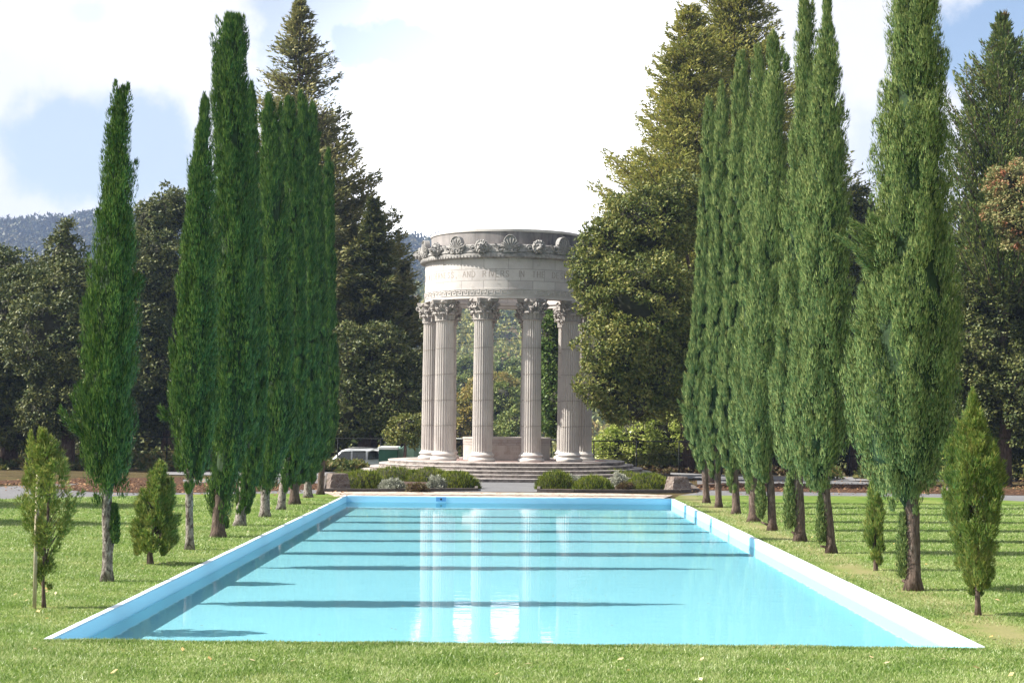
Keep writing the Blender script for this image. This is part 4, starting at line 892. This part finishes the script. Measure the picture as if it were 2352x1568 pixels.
def broad(name, label, lobes, foot, mat, dens=1., leaf=1., group=None, trunk_r=.3, solid=True, cat='tree', gz=0.):
    """lobes (x, y, d, rx, rz) in picture units at distance d; foot = (x, d)"""
    fx = W(foot[0], 961, foot[1])[0]; root = empty(name, (fx, foot[1], gz)); tag(root, label, cat, group)
    t = T(); tk = T(); ends = []
    for (x, y, d, rx, rz) in lobes:
        c = W(x, y, d); m = d / F; R = np.array([rx * m, min(rx, rz) * m * .85, rz * m]); c[2] = max(c[2], gz + R[2] * .55)
        ls = .0015 * d * leaf; ends.append((c, R))
        # medium boughs over the lobe's surface, leaves over each bough
        areap = 4 * PI * (R[0] * R[2]); rb = max(.16 * min(R[0], R[2]), ls * 2.2) + .12; nb = int(max(14, 1.05 * areap / (rb * rb * 2.2)) * dens)
        u = rdir(nb); u[:, 1] = np.where((u[:, 1] > .55) & (rng.random(nb) < .6), -u[:, 1], u[:, 1])
        s = .86 + .20 * rng.random(nb) + .10 * smooth_noise(u[:, 0] * 5, u[:, 2] * 5, int(abs(x)) % 97)
        cb = c + u * R * s[:, None]; rbb = rb * rng.uniform(.6, 1.5, nb)
        nl = int(rb * rb * 12 / (ls * ls) * .5); nl = int(np.clip(nl, 25, 190))
        v = rdir(nb * nl).reshape(nb, nl, 3); v = unit(v + u[:, None] * .45); q = rng.random((nb, nl, 1)) ** .35
        pos = cb[:, None] + v * q * rbb[:, None, None] * np.array([1, 1, .72]); dr = v * .6 + rng.normal(0, .6, v.shape)
        t.blades(pos.reshape(-1, 3), dr.reshape(-1, 3), ls * 1.35 * rng.uniform(.6, 1.3, nb * nl), ls * .95, nrm=v.reshape(-1, 3) + np.array([0, 0, .3]))
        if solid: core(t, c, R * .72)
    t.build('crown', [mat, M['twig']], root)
    c0 = np.array([fx, foot[1], gz]); zt = max(1.5, min(e[0][2] - .6 * e[1][2] for e in ends) + .8)
    top = c0 + [0, 0, zt]; tk.tube([c0 - [0, 0, .2], c0 + [.1, 0, zt * .5], top], [trunk_r * 1.3, trunk_r, trunk_r * .8], 8)
    for c, R in ends:
        mid = (top + c) / 2 + [0, 0, -.2 * R[2]]; tk.tube([top, mid, c], [trunk_r * .6, trunk_r * .4, trunk_r * .15], 6)
    tk.build('trunk', M['bark_dark'], root, smooth=True); return root
def conifer(name, label, apex, foot_d, widths, mat, nbr=260, up=0., leaf=1., group=None, airy=1., trunk_r=.45, gz=0., droop=.25, dense_low=1.):
    """apex (x, y); widths: (y, half width) in picture units at distance d"""
    d = foot_d; A = W(apex[0], apex[1], d); root = empty(name, (A[0], d, gz)); tag(root, label, 'tree', group); m = d / F
    ys = [w[0] for w in widths]; zs = np.array([W(apex[0], y, d)[2] for y in ys])[::-1]; ws = np.array([w[1] * m for w in widths])[::-1]
    zlo = max(zs[0], gz + .8); zh = A[2]; t = T(); tk = T(); ls = .0021 * d * leaf
    tk.tube([(A[0], d, gz - .3), (A[0], d, gz + (A[2] - gz) * .5), (A[0], d, A[2] - .2)], [trunk_r, trunk_r * .6, .03], 8)
    z = zlo + (A[2] - zlo) * rng.random(nbr) ** .9; th = rng.uniform(0, 2 * PI, nbr); th = np.where((np.sin(th) > .5) & (rng.random(nbr) < .5), -th, th)
    for k in range(nbr):
        R = float(np.interp(z[k], zs, ws)) * rng.uniform(.6, 1.22); R = max(R, .25) * (1 if rng.random() > .25 else .65); e = np.array([math.cos(th[k]), math.sin(th[k]), 0]); s = np.array([-e[1], e[0], 0])
        n = 5; u = np.linspace(0, 1, n); sag = (-droop * u + (droop * .9 + up) * u * u) * R
        path = np.array([A[0], d, z[k]]) + e * (u * R)[:, None] + np.array([0, 0, 1.]) * sag[:, None]
        tk.tube(path, np.linspace(.05 + .012 * R, .01, n), 3)
        nl = int(np.clip(58 * R * airy * (1 + (dense_low - 1) * min(1, max(0, (zh - z[k]) / (zh - zlo) * 2.2 - .55))) / ls * .16, 24, 520)); q = rng.random(nl) ** .65; i = np.minimum((q * (n - 1)).astype(int), n - 2); f = (q * (n - 1) - i)[:, None]
        p = path[i] * (1 - f) + path[i + 1] * f; wd = R * .24 * np.sin(PI * np.clip(.15 + .75 * q, 0, 1)) + .08; sd_ = rng.uniform(-1, 1, nl)
        p = p + s * (sd_ * wd)[:, None] + np.array([0, 0, 1.]) * (rng.normal(-.03, .10, nl) * (1 + .10 * R))[:, None]
        dr = e * .8 + s * sd_[:, None] * .9 + rng.normal(0, .35, (nl, 3)) + np.array([0, 0, -.15 + up * 2])
        t.blades(p, dr, ls * 1.9 * rng.uniform(.6, 1.3, nl), ls * .75, nrm=np.repeat((e * .8 + np.array([0, 0, .7]))[None], nl, 0))
    t.build('crown', [mat, M['twig']], root); tk.build('trunk', M['bark_dark'], root, smooth=True); return root

WB = 'woodland trees behind the cypress rows'
conifer('redwood', 'tall redwood with an open airy top behind the left cypress row', (690, 3), 118, [(10, 10), (60, 38), (120, 62), (200, 88), (300, 118), (370, 142), (480, 180), (560, 205), (680, 245), (760, 265), (950, 270)], M['redwl'], 900, .25, .75, WB, .24, .45, dense_low=7.)
conifer('redwood', 'broad tall golden-green redwood rising highest behind the right cypress row', (1690, -90), 108, [(-80, 50), (0, 78), (60, 95), (120, 112), (200, 140), (300, 190), (400, 240), (500, 280), (700, 300), (900, 310)], M['redw'], 820, .28, .66, WB, .7, .6)
conifer('redwood', 'shorter golden-green redwood with its tip left of the highest one', (1583, 12), 102, [(20, 22), (80, 52), (150, 75), (250, 100), (330, 140), (400, 175), (450, 200), (560, 205), (800, 190)], M['redw'], 620, .28, .66, WB, .7, .5)
conifer('dark_conifer', 'dark layered conifer between the left cypress row and the temple', (858, 455), 112, [(465, 8), (520, 25), (580, 45), (660, 68), (740, 88), (820, 100), (1000, 100)], M['fir'], 520, .15, .8, WB, 1.1, .5)
conifer('dark_conifer', 'small dark conifer standing behind the left edge of the temple', (925, 600), 122, [(610, 6), (700, 30), (800, 48), (900, 55), (1000, 55)], M['fir'], 220, .1, 1., WB, 1.8, .4)
conifer('pine_tree', 'dark green pine with upright shoots against the blue sky at the right edge', (2302, 38), 84, [(50, 12), (100, 34), (150, 58), (220, 88), (300, 115), (380, 130), (480, 150), (700, 160)], M['pine'], 420, .75, .62, WB, .8, .4, droop=.1)
OD, OG = M['oakd'], M['oakg']
broad('oak_tree', 'dark live oak at the far left edge below the hills', [(20, 660, 100, 85, 85), (-60, 700, 100, 110, 130), (70, 730, 98, 100, 110), (20, 860, 98, 120, 110), (-70, 900, 97, 110, 120), (60, 960, 97, 90, 70)], (20, 99), OD, group=WB, trunk_r=.5)
broad('oak_tree', 'pointed live oak just left of the nearest left cypress', [(150, 590, 97, 42, 48), (148, 535, 97, 16, 24), (165, 670, 96, 85, 70), (130, 780, 95, 110, 110), (200, 880, 95, 110, 110), (120, 950, 95, 70, 60)], (150, 96), OD, group=WB, trunk_r=.5)
broad('oak_tree', 'rounded live oak between the first and second left cypresses', [(395, 490, 111, 50, 60), (345, 525, 110, 40, 65), (350, 640, 109, 110, 110), (300, 780, 108, 120, 120), (400, 860, 108, 130, 120), (330, 930, 107, 80, 60)], (392, 108), OD, group=WB, trunk_r=.6)
broad('oak_tree', 'dark live oak behind the middle of the left cypress row', [(520, 700, 112, 110, 130), (560, 860, 111, 130, 120), (480, 930, 110, 100, 80), (650, 930, 110, 100, 90)], (560, 111), OD, group=WB, trunk_r=.5)
broad('oak_tree', 'low live oak in front of the dark conifer left of the temple', [(815, 840, 106, 75, 85), (880, 820, 106, 62, 70), (800, 930, 105, 70, 75), (890, 920, 105, 70, 70), (935, 860, 108, 30, 50)], (835, 106), OD, group=WB, trunk_r=.4)
broad('oak_tree', 'large oak leaning over the right side of the temple', [(1480, 530, 82, 95, 95), (1395, 575, 81, 62, 78), (1370, 650, 80, 48, 55), (1560, 480, 83, 62, 80), (1470, 690, 80, 125, 110), (1415, 800, 79, 82, 72), (1385, 880, 79, 58, 52), (1480, 860, 80, 95, 90), (1570, 780, 82, 90, 130), (1450, 930, 79, 60, 42), (1570, 900, 82, 70, 70), (1345, 610, 80, 26, 34)], (1640, 84), OG, group=WB, trunk_r=.28)
broad('leafy_tree', 'bright green tree seen between the right temple columns', [(1268, 760, 107, 32, 50), (1275, 850, 107, 38, 70), (1280, 940, 106, 40, 60), (1310, 880, 107, 40, 80)], (1285, 107), M['green'], group=WB, trunk_r=.2)
broad('oak_tree', 'dark oak seen in the gap between the two nearest right cypresses', [(1975, 500, 104, 50, 62), (1950, 600, 104, 90, 100), (2010, 730, 103, 110, 120), (1950, 880, 103, 120, 120), (2030, 950, 103, 90, 80)], (1965, 103), OD, group=WB, trunk_r=.5)
broad('oak_tree', 'dark oak behind the middle of the right cypress row', [(1760, 640, 106, 120, 150), (1800, 830, 105, 130, 140), (1700, 930, 104, 100, 90), (1840, 960, 104, 90, 70)], (1770, 105), OD, group=WB, trunk_r=.5)
broad('oak_tree', 'broad oak at the right edge below the pine', [(2250, 540, 86, 70, 95), (2300, 660, 85, 110, 110), (2200, 700, 87, 80, 120), (2390, 700, 85, 100, 140), (2250, 830, 85, 110, 110), (2350, 900, 84, 110, 110), (2230, 960, 85, 90, 70)], (2260, 86), OD, group=WB, trunk_r=.5)
broad('oak_tree', 'dark oak low behind the slender young cypress on the right', [(2150, 820, 98, 100, 120), (2330, 980, 92, 110, 70), (2160, 960, 98, 110, 80), (2420, 960, 90, 90, 100)], (2190, 98), OD, group=WB, trunk_r=.45)
broad('madrone', 'madrone crown full of red berries under the pine at the right edge', [(2335, 430, 78, 62, 58), (2380, 500, 78, 80, 80), (2310, 490, 78, 40, 40)], (2420, 78), M['madrone'], group=WB, trunk_r=.25, leaf=.9)
broad('small_tree', 'small round dark tree beside the green shed left of the temple', [(932, 985, 98, 32, 30), (915, 1000, 98, 20, 16), (950, 1000, 98, 22, 22), (955, 970, 99, 20, 28)], (928, 98), M['oakg'], group=None, trunk_r=.09, leaf=.8)
broad('vine_thicket', 'sunlit yellow-green thicket behind the fence right of the temple', [(1465, 1005, 102.8, 58, 56), (1525, 1005, 103, 58, 60), (1410, 1025, 102.6, 44, 36), (1565, 1025, 103, 44, 44), (1500, 970, 103.5, 45, 30)], (1490, 103), M['vine'], trunk_r=.06, cat='shrub', leaf=.9, gz=-.6)
# valley trees seen through the columns
VT = 'valley trees beyond the fence seen between the columns'
vt = [(1065, 960, 190, 45, 55, 'valley_a', 'golden autumn tree seen low between the second and third front columns'), (1150, 930, 200, 42, 50, 'valley_b', 'green round tree with yellow tips seen left of centre between the middle columns'), (1185, 985, 170, 34, 40, 'valley_b', 'grey-green tree low between the middle columns'),
      (1130, 890, 260, 50, 34, 'valley_a', 'yellow-green tree further off between the middle columns'), (1065, 900, 270, 48, 30, 'valley_b', 'dull green tree between the left columns above the golden one'), (1190, 880, 280, 40, 34, 'valley_b', 'dark green tree behind the right middle column'),
      (1080, 850, 330, 36, 30, 'valley_b', 'rounded green tree higher on the slope between the left columns'), (1165, 845, 340, 40, 30, 'valley_b', 'rounded green tree higher on the slope between the middle columns'), (1250, 900, 260, 60, 50, 'valley_b', 'green tree on the slope right of the fourth column'), (1010, 930, 240, 50, 60, 'valley_b', 'green tree on the slope behind the left pair of columns')]
for (x, y, d, rx, rz, mt, lab) in vt:
    gz = float(terrain_h(np.array(W(x, y, d)[0]), np.array(float(d))))
    broad('valley_tree', lab, [(x, y, d, rx, rz), (x - rx * .5, y + rz * .3, d, rx * .6, rz * .6), (x + rx * .5, y + rz * .35, d, rx * .6, rz * .6), (x, y + rz * .9, d, rx * .9, rz * .6)], (x, d), M[mt], group=VT, trunk_r=.35, gz=gz, leaf=.9)
# two oaks outside the frame on the left that shade the lawn
broad('oak_tree', 'oak outside the left edge whose shade falls on the lawn', [(-640, 440, 57, 240, 130), (-660, 560, 57, 200, 150)], (-650, 57), OD, trunk_r=.4, leaf=1.6, dens=.6)
broad('oak_tree', 'nearer oak outside the left edge whose shade falls on the lawn', [(-760, 470, 47.5, 240, 110), (-790, 590, 47.5, 190, 140)], (-780, 47.5), OD, trunk_r=.4, leaf=1.6, dens=.6)

# undergrowth and far woods as masses
def mass(name, blobs, mat, ls, kind='stuff', nl=40):
    """blobs: array of (x, y, z, r, rz)"""
    B = np.array(blobs); n = len(B); u = rdir(n * nl).reshape(n, nl, 3); u[..., 2] = np.abs(u[..., 2]) * 1.0 - .25; u = unit(u)
    R = np.stack([B[:, 3], B[:, 3], B[:, 4]], 1)[:, None]; pos = B[:, None, :3] + u * R * rng.uniform(.7, 1.1, (n, nl, 1)); L_ = np.repeat(ls(B[:, 1])[:, None], nl, 1).ravel() if callable(ls) else ls
    V, Fa = blades(pos.reshape(-1, 3), (u + rng.normal(0, .6, u.shape)).reshape(-1, 3), L_ * 1.3, L_, nrm=u.reshape(-1, 3))
    return tag(tris(name, V, Fa, mat), kind=kind)
def hedge_blobs(x0, x1, y, hgt, n, sp=2.):
    return [(rng.uniform(x0, x1), y + rng.normal(0, sp), hgt * rng.uniform(.1, .6), rng.uniform(.6, 1.1) * hgt * .6, hgt * rng.uniform(.3, .6)) for _ in range(n)]
mass('undergrowth', hedge_blobs(-45, -14, 103, 1.2, 220, 1.6) + hedge_blobs(-12, -8.2, 96.5, .55, 60, .8), M['cover'], .22, nl=60)
mass('undergrowth', hedge_blobs(-62, -9, 117, 6.5, 420, 4) + hedge_blobs(15, 62, 112, 6.5, 380, 4), M['oakd'], .34, nl=90)
mass('dry_grass_verge', hedge_blobs(7.5, 18, 103, .35, 160, 1) + hedge_blobs(6, 30, 101, .22, 120, 1), M['dryp'], .16, nl=40)
mass('ground_cover', hedge_blobs(-30, -12, 96, .5, 120, .8) + hedge_blobs(17, 40, 92, .7, 120, 1.2), M['cover'], .2, nl=50)
# wooded hillsides
def hillwoods():
    n = 5200; y = 150 + 860 * rng.random(n) ** .8; x = rng.uniform(-1, 1, n) * (y * .36 + 20); keep = ~((np.abs(x) < 40) & (y < 240) & (x < 40)); x, y = x[keep], y[keep]
    r = rng.uniform(3.2, 6.0, len(x)); z = terrain_h(x, y) + r * .7
    mass('hillside_woods', np.stack([x, y, z, r, r * rng.uniform(.8, 1.3, len(x))], 1), M['hillw'], lambda yy: .0020 * yy + .12, nl=100)
    n = 7500; y = 900 + 700 * rng.random(n); x = rng.uniform(-1, 1, n) * y * .36; r = rng.uniform(4.5, 8.5, n); z = terrain_h(x, y) + r * .5
    mass('distant_woods', np.stack([x, y, z, r, r * rng.uniform(.8, 1.5, n)], 1), leafmat('far_ridge_leaves', [(.02, .035, .014), (.045, .06, .02), (.10, .085, .03)], transl=.1, pscale=.012), lambda yy: .0019 * yy, nl=50)
hillwoods()
# single trees standing on the skyline
sk = [(128, 472, 20, 26), (184, 474, 14, 24), (45, 490, 5, 8), (92, 488, 6, 10), (165, 482, 9, 14), (206, 480, 12, 16), (890, 553, 7, 14), (905, 556, 8, 12), (922, 553, 9, 16), (934, 558, 6, 10), (950, 556, 10, 12)]
for (x, y, rx, hh) in sk:
    d = 1540; c = W(x, y, d); gz = float(terrain_h(np.array(c[0]), np.array(float(d)))); m = d / F; top = gz + hh * m * 1.3; t = T()
    nn = 500; q = rng.random(nn) ** .7; a = rng.uniform(0, 2 * PI, nn); R = rx * m * .8 * (1 - q) ** .6 + .6; p = np.stack([c[0] + R * np.cos(a) * rng.random(nn), d + R * np.sin(a), gz - 2 + (top - gz) * q], 1)
    t.blades(p, rdir(nn), 3.6, 3.2); t.tube([(c[0], d, gz - 3), (c[0], d, top - 2)], [.8, .2], 5, 1)
    root = empty('skyline_tree', (c[0], d, gz)); tag(root, 'lone tree silhouetted on the far hazy ridge line', 'tree', 'lone trees along the far ridge'); t.build('crown', [M['hillw'], M['bark_dark']], root)

# ------------------------------------------------------------------ flower beds, pillars
def shrub(name, label, x, y0, y1, w, mat, style='rose', group=None, d=None, n=3200):
    """x centre, top row y0, foot row y1, width w (picture units)"""
    if d is None: d = P(x, y1)[1] + w / 2 * P(x, y1)[1] / F * .55
    m = d / F; c = W(x, y1, d); h = W(x, y0, d)[2]; w = w * (1.2 if style == 'rose' else 1); R = np.array([w / 2 * m, w / 2 * m * .8, h])
    root = empty(name, (c[0], d, 0)); tag(root, label, 'shrub', group); t = T()
    if style == 'rose':
        u = rdir(n); u[:, 2] = np.abs(u[:, 2]); lobn = 1 + .10 * smooth_noise(u[:, 0] * 7, u[:, 1] * 6, int(x))
        p = np.array([c[0], d, .02]) + u * R * (rng.random(n) ** .25 * .92 * lobn)[:, None]; p[:, 2] = np.maximum(p[:, 2] - .12, .0)
        t.blades(p, u * .45 + np.array([0, 0, 1.]) + rng.normal(0, .18, (n, 3)), rng.uniform(.10, .20, n), .032)
        core(t, (c[0], d, .0), R * .8)
    else:
        nb = 46; u = rdir(nb); u[:, 2] = np.abs(u[:, 2]); cb = np.array([c[0], d, .05]) + u * R * (.5 + .5 * rng.random(nb))[:, None]; nl = n // nb
        v = rdir(nb * nl).reshape(nb, nl, 3); p = cb[:, None] + v * .13 * rng.random((nb, nl, 1)) ** .4; t.blades(p.reshape(-1, 3), (v + [0, 0, .4]).reshape(-1, 3), .09, .05); core(t, (c[0], d, .0), R * .55)
    t.build('foliage', [mat, M['twig']], root); return root
GS = 'rosemary shrubs in the beds before the temple'
for (x, y0, y1, w, lab) in [(1048, 1075, 1122, 96, 'rosemary mound at the step end of the left bed'), (985, 1068, 1108, 110, 'rosemary shrub behind the second grey shrub of the left bed'), (905, 1066, 1106, 130, 'tall dark rosemary behind the first grey shrub of the left bed'), (835, 1072, 1124, 100, 'dark rosemary mound near the outer end of the left bed'), (790, 1080, 1112, 70, 'low rosemary behind the dark stone pillar on the left'),
                            (1275, 1073, 1124, 84, 'rosemary mound at the step end of the right bed'), (1362, 1086, 1129, 88, 'rosemary mound between the two grey shrubs of the right bed'), (1490, 1080, 1126, 98, 'rosemary mound beside the stone pillar of the right bed'), (1400, 1072, 1104, 160, 'yellow-green rosemary along the back of the right bed'), (1320, 1074, 1100, 60, 'small rosemary at the back of the right bed near the steps')]:
    shrub('rosemary_shrub', lab, x, y0, y1, w, M['rosem'], group=GS, n=7500)
GG = 'silver grey shrubs in the beds'
for (x, y0, y1, w, lab) in [(905, 1098, 1128, 66, 'wide pale grey shrub left of centre in the left bed'), (1003, 1096, 1124, 44, 'smaller grey shrub next to a rusty plant in the left bed'), (1322, 1090, 1122, 34, 'narrow pale shrub squeezed between rosemary mounds in the right bed'), (1424, 1086, 1120, 40, 'tall pale grey shrub above a dark red plant in the right bed')]:
    shrub('grey_shrub', lab, x, y0, y1, w, M['santo'], 'santo', GG, n=3400)
for (x, y0, y1, w, lab) in [(957, 1114, 1130, 50, 'rusty brown low plant between the grey shrubs of the left bed'), (1024, 1094, 1118, 26, 'rust coloured sprig beside the smaller grey shrub'), (1438, 1112, 1126, 40, 'dark red-brown low plant at the foot of the pale shrub in the right bed')]:
    shrub('dry_plant', lab, x, y0, y1, w, M['dryp'], 'santo', n=1800)
def bed(name, poly, label):
    z0, z1 = -.02, .07; n = len(poly); root = empty(name, (poly[0][0], poly[0][1], 0)); tag(root, label, 'flower bed')
    L_ = [(p[0] - poly[0][0], p[1] - poly[0][1]) for p in poly]; g = G(); g.add([(x, y, .05) for x, y in L_], [tuple(range(n))]); g.build('soil', M['soil'], root)
    g = G()
    for i in range(n):
        a, b = np.array(L_[i]), np.array(L_[(i + 1) % n]); d = b - a; l = np.linalg.norm(d); an = math.atan2(d[1], d[0]); Mx = mathutils.Matrix.Translation((a[0], a[1], 0)) @ mathutils.Matrix.Rotation(an, 4, 'Z'); g.box(.002, l - .002, -.07, .07, z0, z1 + .055 + .003 * i, M=Mx)
    g.build('kerb', M['kerb'], root, bevel=.012)
bed('flower_bed', pts([(742, 1128), (850, 1128.5), (960, 1128), (1094, 1127), (1094, 1112), (1030, 1094), (850, 1084), (752, 1092)]), 'kerbed flower bed of rosemary left of the temple steps')
bed('flower_bed', pts([(1237, 1129), (1320, 1130), (1450, 1130.5), (1560, 1130.5), (1602, 1128), (1560, 1096), (1450, 1088), (1290, 1094), (1240, 1112)]), 'kerbed flower bed of rosemary right of the temple steps')
def pillar(x, yb, yt, wb, wt, label):
    d = P(x, yb)[1] + .4; m = d / F; c = W(x, yb, d); h = W(x, yt, d)[2]; root_m = G(); n = 7; V = []; r = random.Random(int(x))
    for k in range(n + 1):
        t = k / n; a = (wb + (wt - wb) * t) / 2 * m
        ring = [(-a, -a), (-a * .33, -a), (a * .33, -a), (a, -a), (a, -a * .33), (a, a * .33), (a, a), (a * .33, a), (-a * .33, a), (-a, a), (-a, a * .33), (-a, -a * .33)]
        for (u, v) in ring: V.append((u + r.uniform(-.025, .025), v + r.uniform(-.025, .025), -.03 + (h + .03) * t))
    Fs = [(k * 12 + i, k * 12 + (i + 1) % 12, (k + 1) * 12 + (i + 1) % 12, (k + 1) * 12 + i) for k in range(n) for i in range(12)] + [tuple(range(n * 12, n * 12 + 12))]
    g = G(); g.add(V, Fs); o = g.build('stone_pillar', M['rock'], None, (c[0], d, 0)); o.rotation_euler.z = .35; tag(o, label, 'stone pillar')
pillar(1556, 1129, 1094, 50, 34, 'squat tapering stone pillar at the outer end of the right flower bed')
pillar(776, 1127, 1087, 48, 38, 'dark tapering stone pillar at the outer end of the left flower bed')

# ------------------------------------------------------------------ fence, car, shed, wires
fy = 99.7; fr_ = empty('metal_fence', (0, fy, 0)); tag(fr_, 'long black metal railing behind the temple with slim posts and wire mesh', 'fence')
xs_ = np.arange(-44, 46, 2.6); g = G(); g.tube([(x, 0, 1.90) for x in (-45, 0, 46)], .035, 6); g.build('top_rail', M['iron'], fr_); g = G(); g.tube([(x, 0, 1.1) for x in (-45, 0, 46)], .02, 6); g.build('mid_rail', M['iron'], fr_)
g = G(); g.tube([(-4.3, -.05, 1.95), (0, -.05, 1.955), (4.6, -.05, 1.95)], .03, 6); g.build('pale_handrail', M['galv'], fr_)
pm = None
for x in xs_:
    if pm is None: g = G(); g.tube([(0, 0, -.9), (0, 0, 1.92)], .04, 6); pm = o = g.build('post', M['iron'], fr_)
    else: o = pm.copy(); col.objects.link(o); o.parent = fr_
    o.location = (x, 0, 0)
def suv():
    d = 101.3; c = W(818, 1060, d); gz = -.42; root = empty('white_car', (c[0] - .3, d, gz), 0.12); tag(root, 'white estate-type car parked behind the fence left of the green shed', 'car')
    body = [(-2.35, .45), (-2.3, .85), (-1.2, .98), (-.62, 1.55), (-.3, 1.66), (1.3, 1.68), (1.85, 1.62), (2.25, 1.02), (2.3, .45)]
    g = G(); n = len(body)
    ws = [.86, .88, .86, .66, .62, .62, .66, .86, .86]
    V = [(x, -w, z) for (x, z), w in zip(body, ws)] + [(x, w, z) for (x, z), w in zip(body, ws)]
    Fs = [tuple(range(n)), tuple(range(2 * n - 1, n - 1, -1))] + [(i, i + n, (i + 1) % n + n, (i + 1) % n) for i in range(n)]; g.add(V, Fs); g.build('body', M['car'], root, bevel=.05)
    for poly in ([(-1.05, 1.02), (-.62, 1.46), (-.05, 1.54), (-.05, 1.02)], [(.05, 1.02), (.05, 1.55), (.85, 1.56), (.85, 1.02)], [(.98, 1.02), (.98, 1.56), (1.55, 1.54), (1.85, 1.08)]):
        for s in (-1, 1):
            g = G(); yy = lambda z: s * (.885 - (z - 1.0) * .36); V = [(x, yy(z) + s * .012, z) for x, z in poly] + [(x, yy(z) - s * .04, z) for x, z in poly]; m = len(poly)
            g.add(V, [tuple(range(m)), tuple(range(2 * m - 1, m - 1, -1))] + [(i, i + m, (i + 1) % m + m, (i + 1) % m) for i in range(m)]); g.build('window', M['glass'], root)
    for x in (-1.45, 1.45):
        for s in (-1, 1):
            w = G(); w.tube([(x, s * .74, .34), (x, s * .93, .34)], .34, 20, mi=0); ow_ = w.build('wheel', M['tyre'], root); w = G(); w.tube([(x, s * .9, .34), (x, s * .945, .34)], .2, 14); w.build('rim', M['shedw'], ow_)
    for s in (-1, 1):
        g = G(); g.tube([(-.2, s * .6, 1.72), (.5, s * .6, 1.75), (1.5, s * .6, 1.72)], .025, 6); g.build('roof_rail', M['trim'], root)
        g = G(); g.box(-.95, -.80, s * .93 - .08, s * .93 + .08, 1.02, 1.16); g.build('mirror', M['car'], root, bevel=.02)
        g = G(); g.box(-2.36, -2.28, s * .62 - .16, s * .62 + .16, .68, .82); g.build('headlight', M['shedw'], root, bevel=.02)
suv()
def shed():
    d = 98.6; gz = -.22; A, B = W(870, 1030, d), W(912, 1030, d); zt_ = W(890, 1032, d)[2]; w = B[0] - A[0]; root = empty('green_shed', (A[0], d, gz)); tag(root, 'small dark green shed with a white roof beside the temple platform', 'shed')
    g = G(); g.box(0, w, 0, 2.2, 0, zt_ - gz); g.build('wall', M['shedg'], root, bevel=.01)
    g = G(); g.box(-.02, w + .06, -.12, 2.4, zt_ - gz + .003, zt_ - gz + .17); g.build('roof', M['shedw'], root, bevel=.02)
    g = G(); V = [(-.05, -.1, zt_ - gz + .1), (-.75, -.1, zt_ - gz - .12), (-.75, 2.2, zt_ - gz - .12), (-.05, 2.2, zt_ - gz + .1)]; V += [(x, y, z - .06) for x, y, z in V]
    g.add(V, [(0, 1, 2, 3), (7, 6, 5, 4), (0, 4, 5, 1), (1, 5, 6, 2), (2, 6, 7, 3), (3, 7, 4, 0)]); g.build('awning', M['shedw'], root)
    d = 99.4; gz = -.3; A, B = W(914, 1020, d), W(985, 1020, d); z1 = W(940, 1013, d)[2]; root = empty('storage_tank', (A[0], d, gz)); tag(root, 'pale green painted storage box with a sloping top between the green shed and temple', 'storage box')
    w = B[0] - A[0]; g = G(); V = [(x, y, z) for y in (0, 2.4) for x, z in ((0, 0), (w, 0), (w, z1 - gz + .25), (w * .45, z1 - gz + .2), (0, z1 - gz - .6))]; g.add(V, [(0, 1, 2, 3, 4), (9, 8, 7, 6, 5)] + [(i, i + 5, (i + 1) % 5 + 5, (i + 1) % 5) for i in range(5)]); g.build('shell', M['tank'], root, bevel=.02)
    g = G(); g.box(w * .1, w * .12, -.02, -.002, .1, z1 - gz - .5); g.box(w * .5, w * .52, -.02, -.002, .1, z1 - gz); g.build('seam', M['tank'], root)
shed()
for k, (ya, yb, lab) in enumerate([(737, 726, 'topmost power line crossing behind the temple columns'), (755, 742, 'second power line crossing behind the temple columns'), (765, 753, 'third power line from the top behind the columns'), (788, 776, 'lowest power line behind the temple columns')]):
    d = 135.; A, B = W(1055, ya, d), W(1192, yb, d); sl = (B[2] - A[2]) / (B[0] - A[0]); path = []
    for x in np.linspace(-46, 60, 40): path.append((x, d, A[2] + sl * (x - A[0]) * .55 + .0016 * (x + 12) ** 2 - .0016 * (A[0] + 12) ** 2))
    g = G(); g.tube(path, .022, 4); o = g.build('power_line', M['iron']); tag(o, lab, 'power line', 'overhead wires behind the temple')

# ------------------------------------------------------------------ haze
def haze():
    g = G(); g.box(-1490, 1490, -55, 2390, -16, 330); t = NT('haze_air'); v = t.new('VolumePrincipled'); v.inputs['Color'].default_value = (.46, .62, 1, 1); v.inputs['Density'].default_value = .0002; v.inputs['Anisotropy'].default_value = .1
    t.l.new(v.outputs[0], t.out.inputs['Volume']); o = g.build('haze', t.m); tag(o, kind='stuff')
haze()
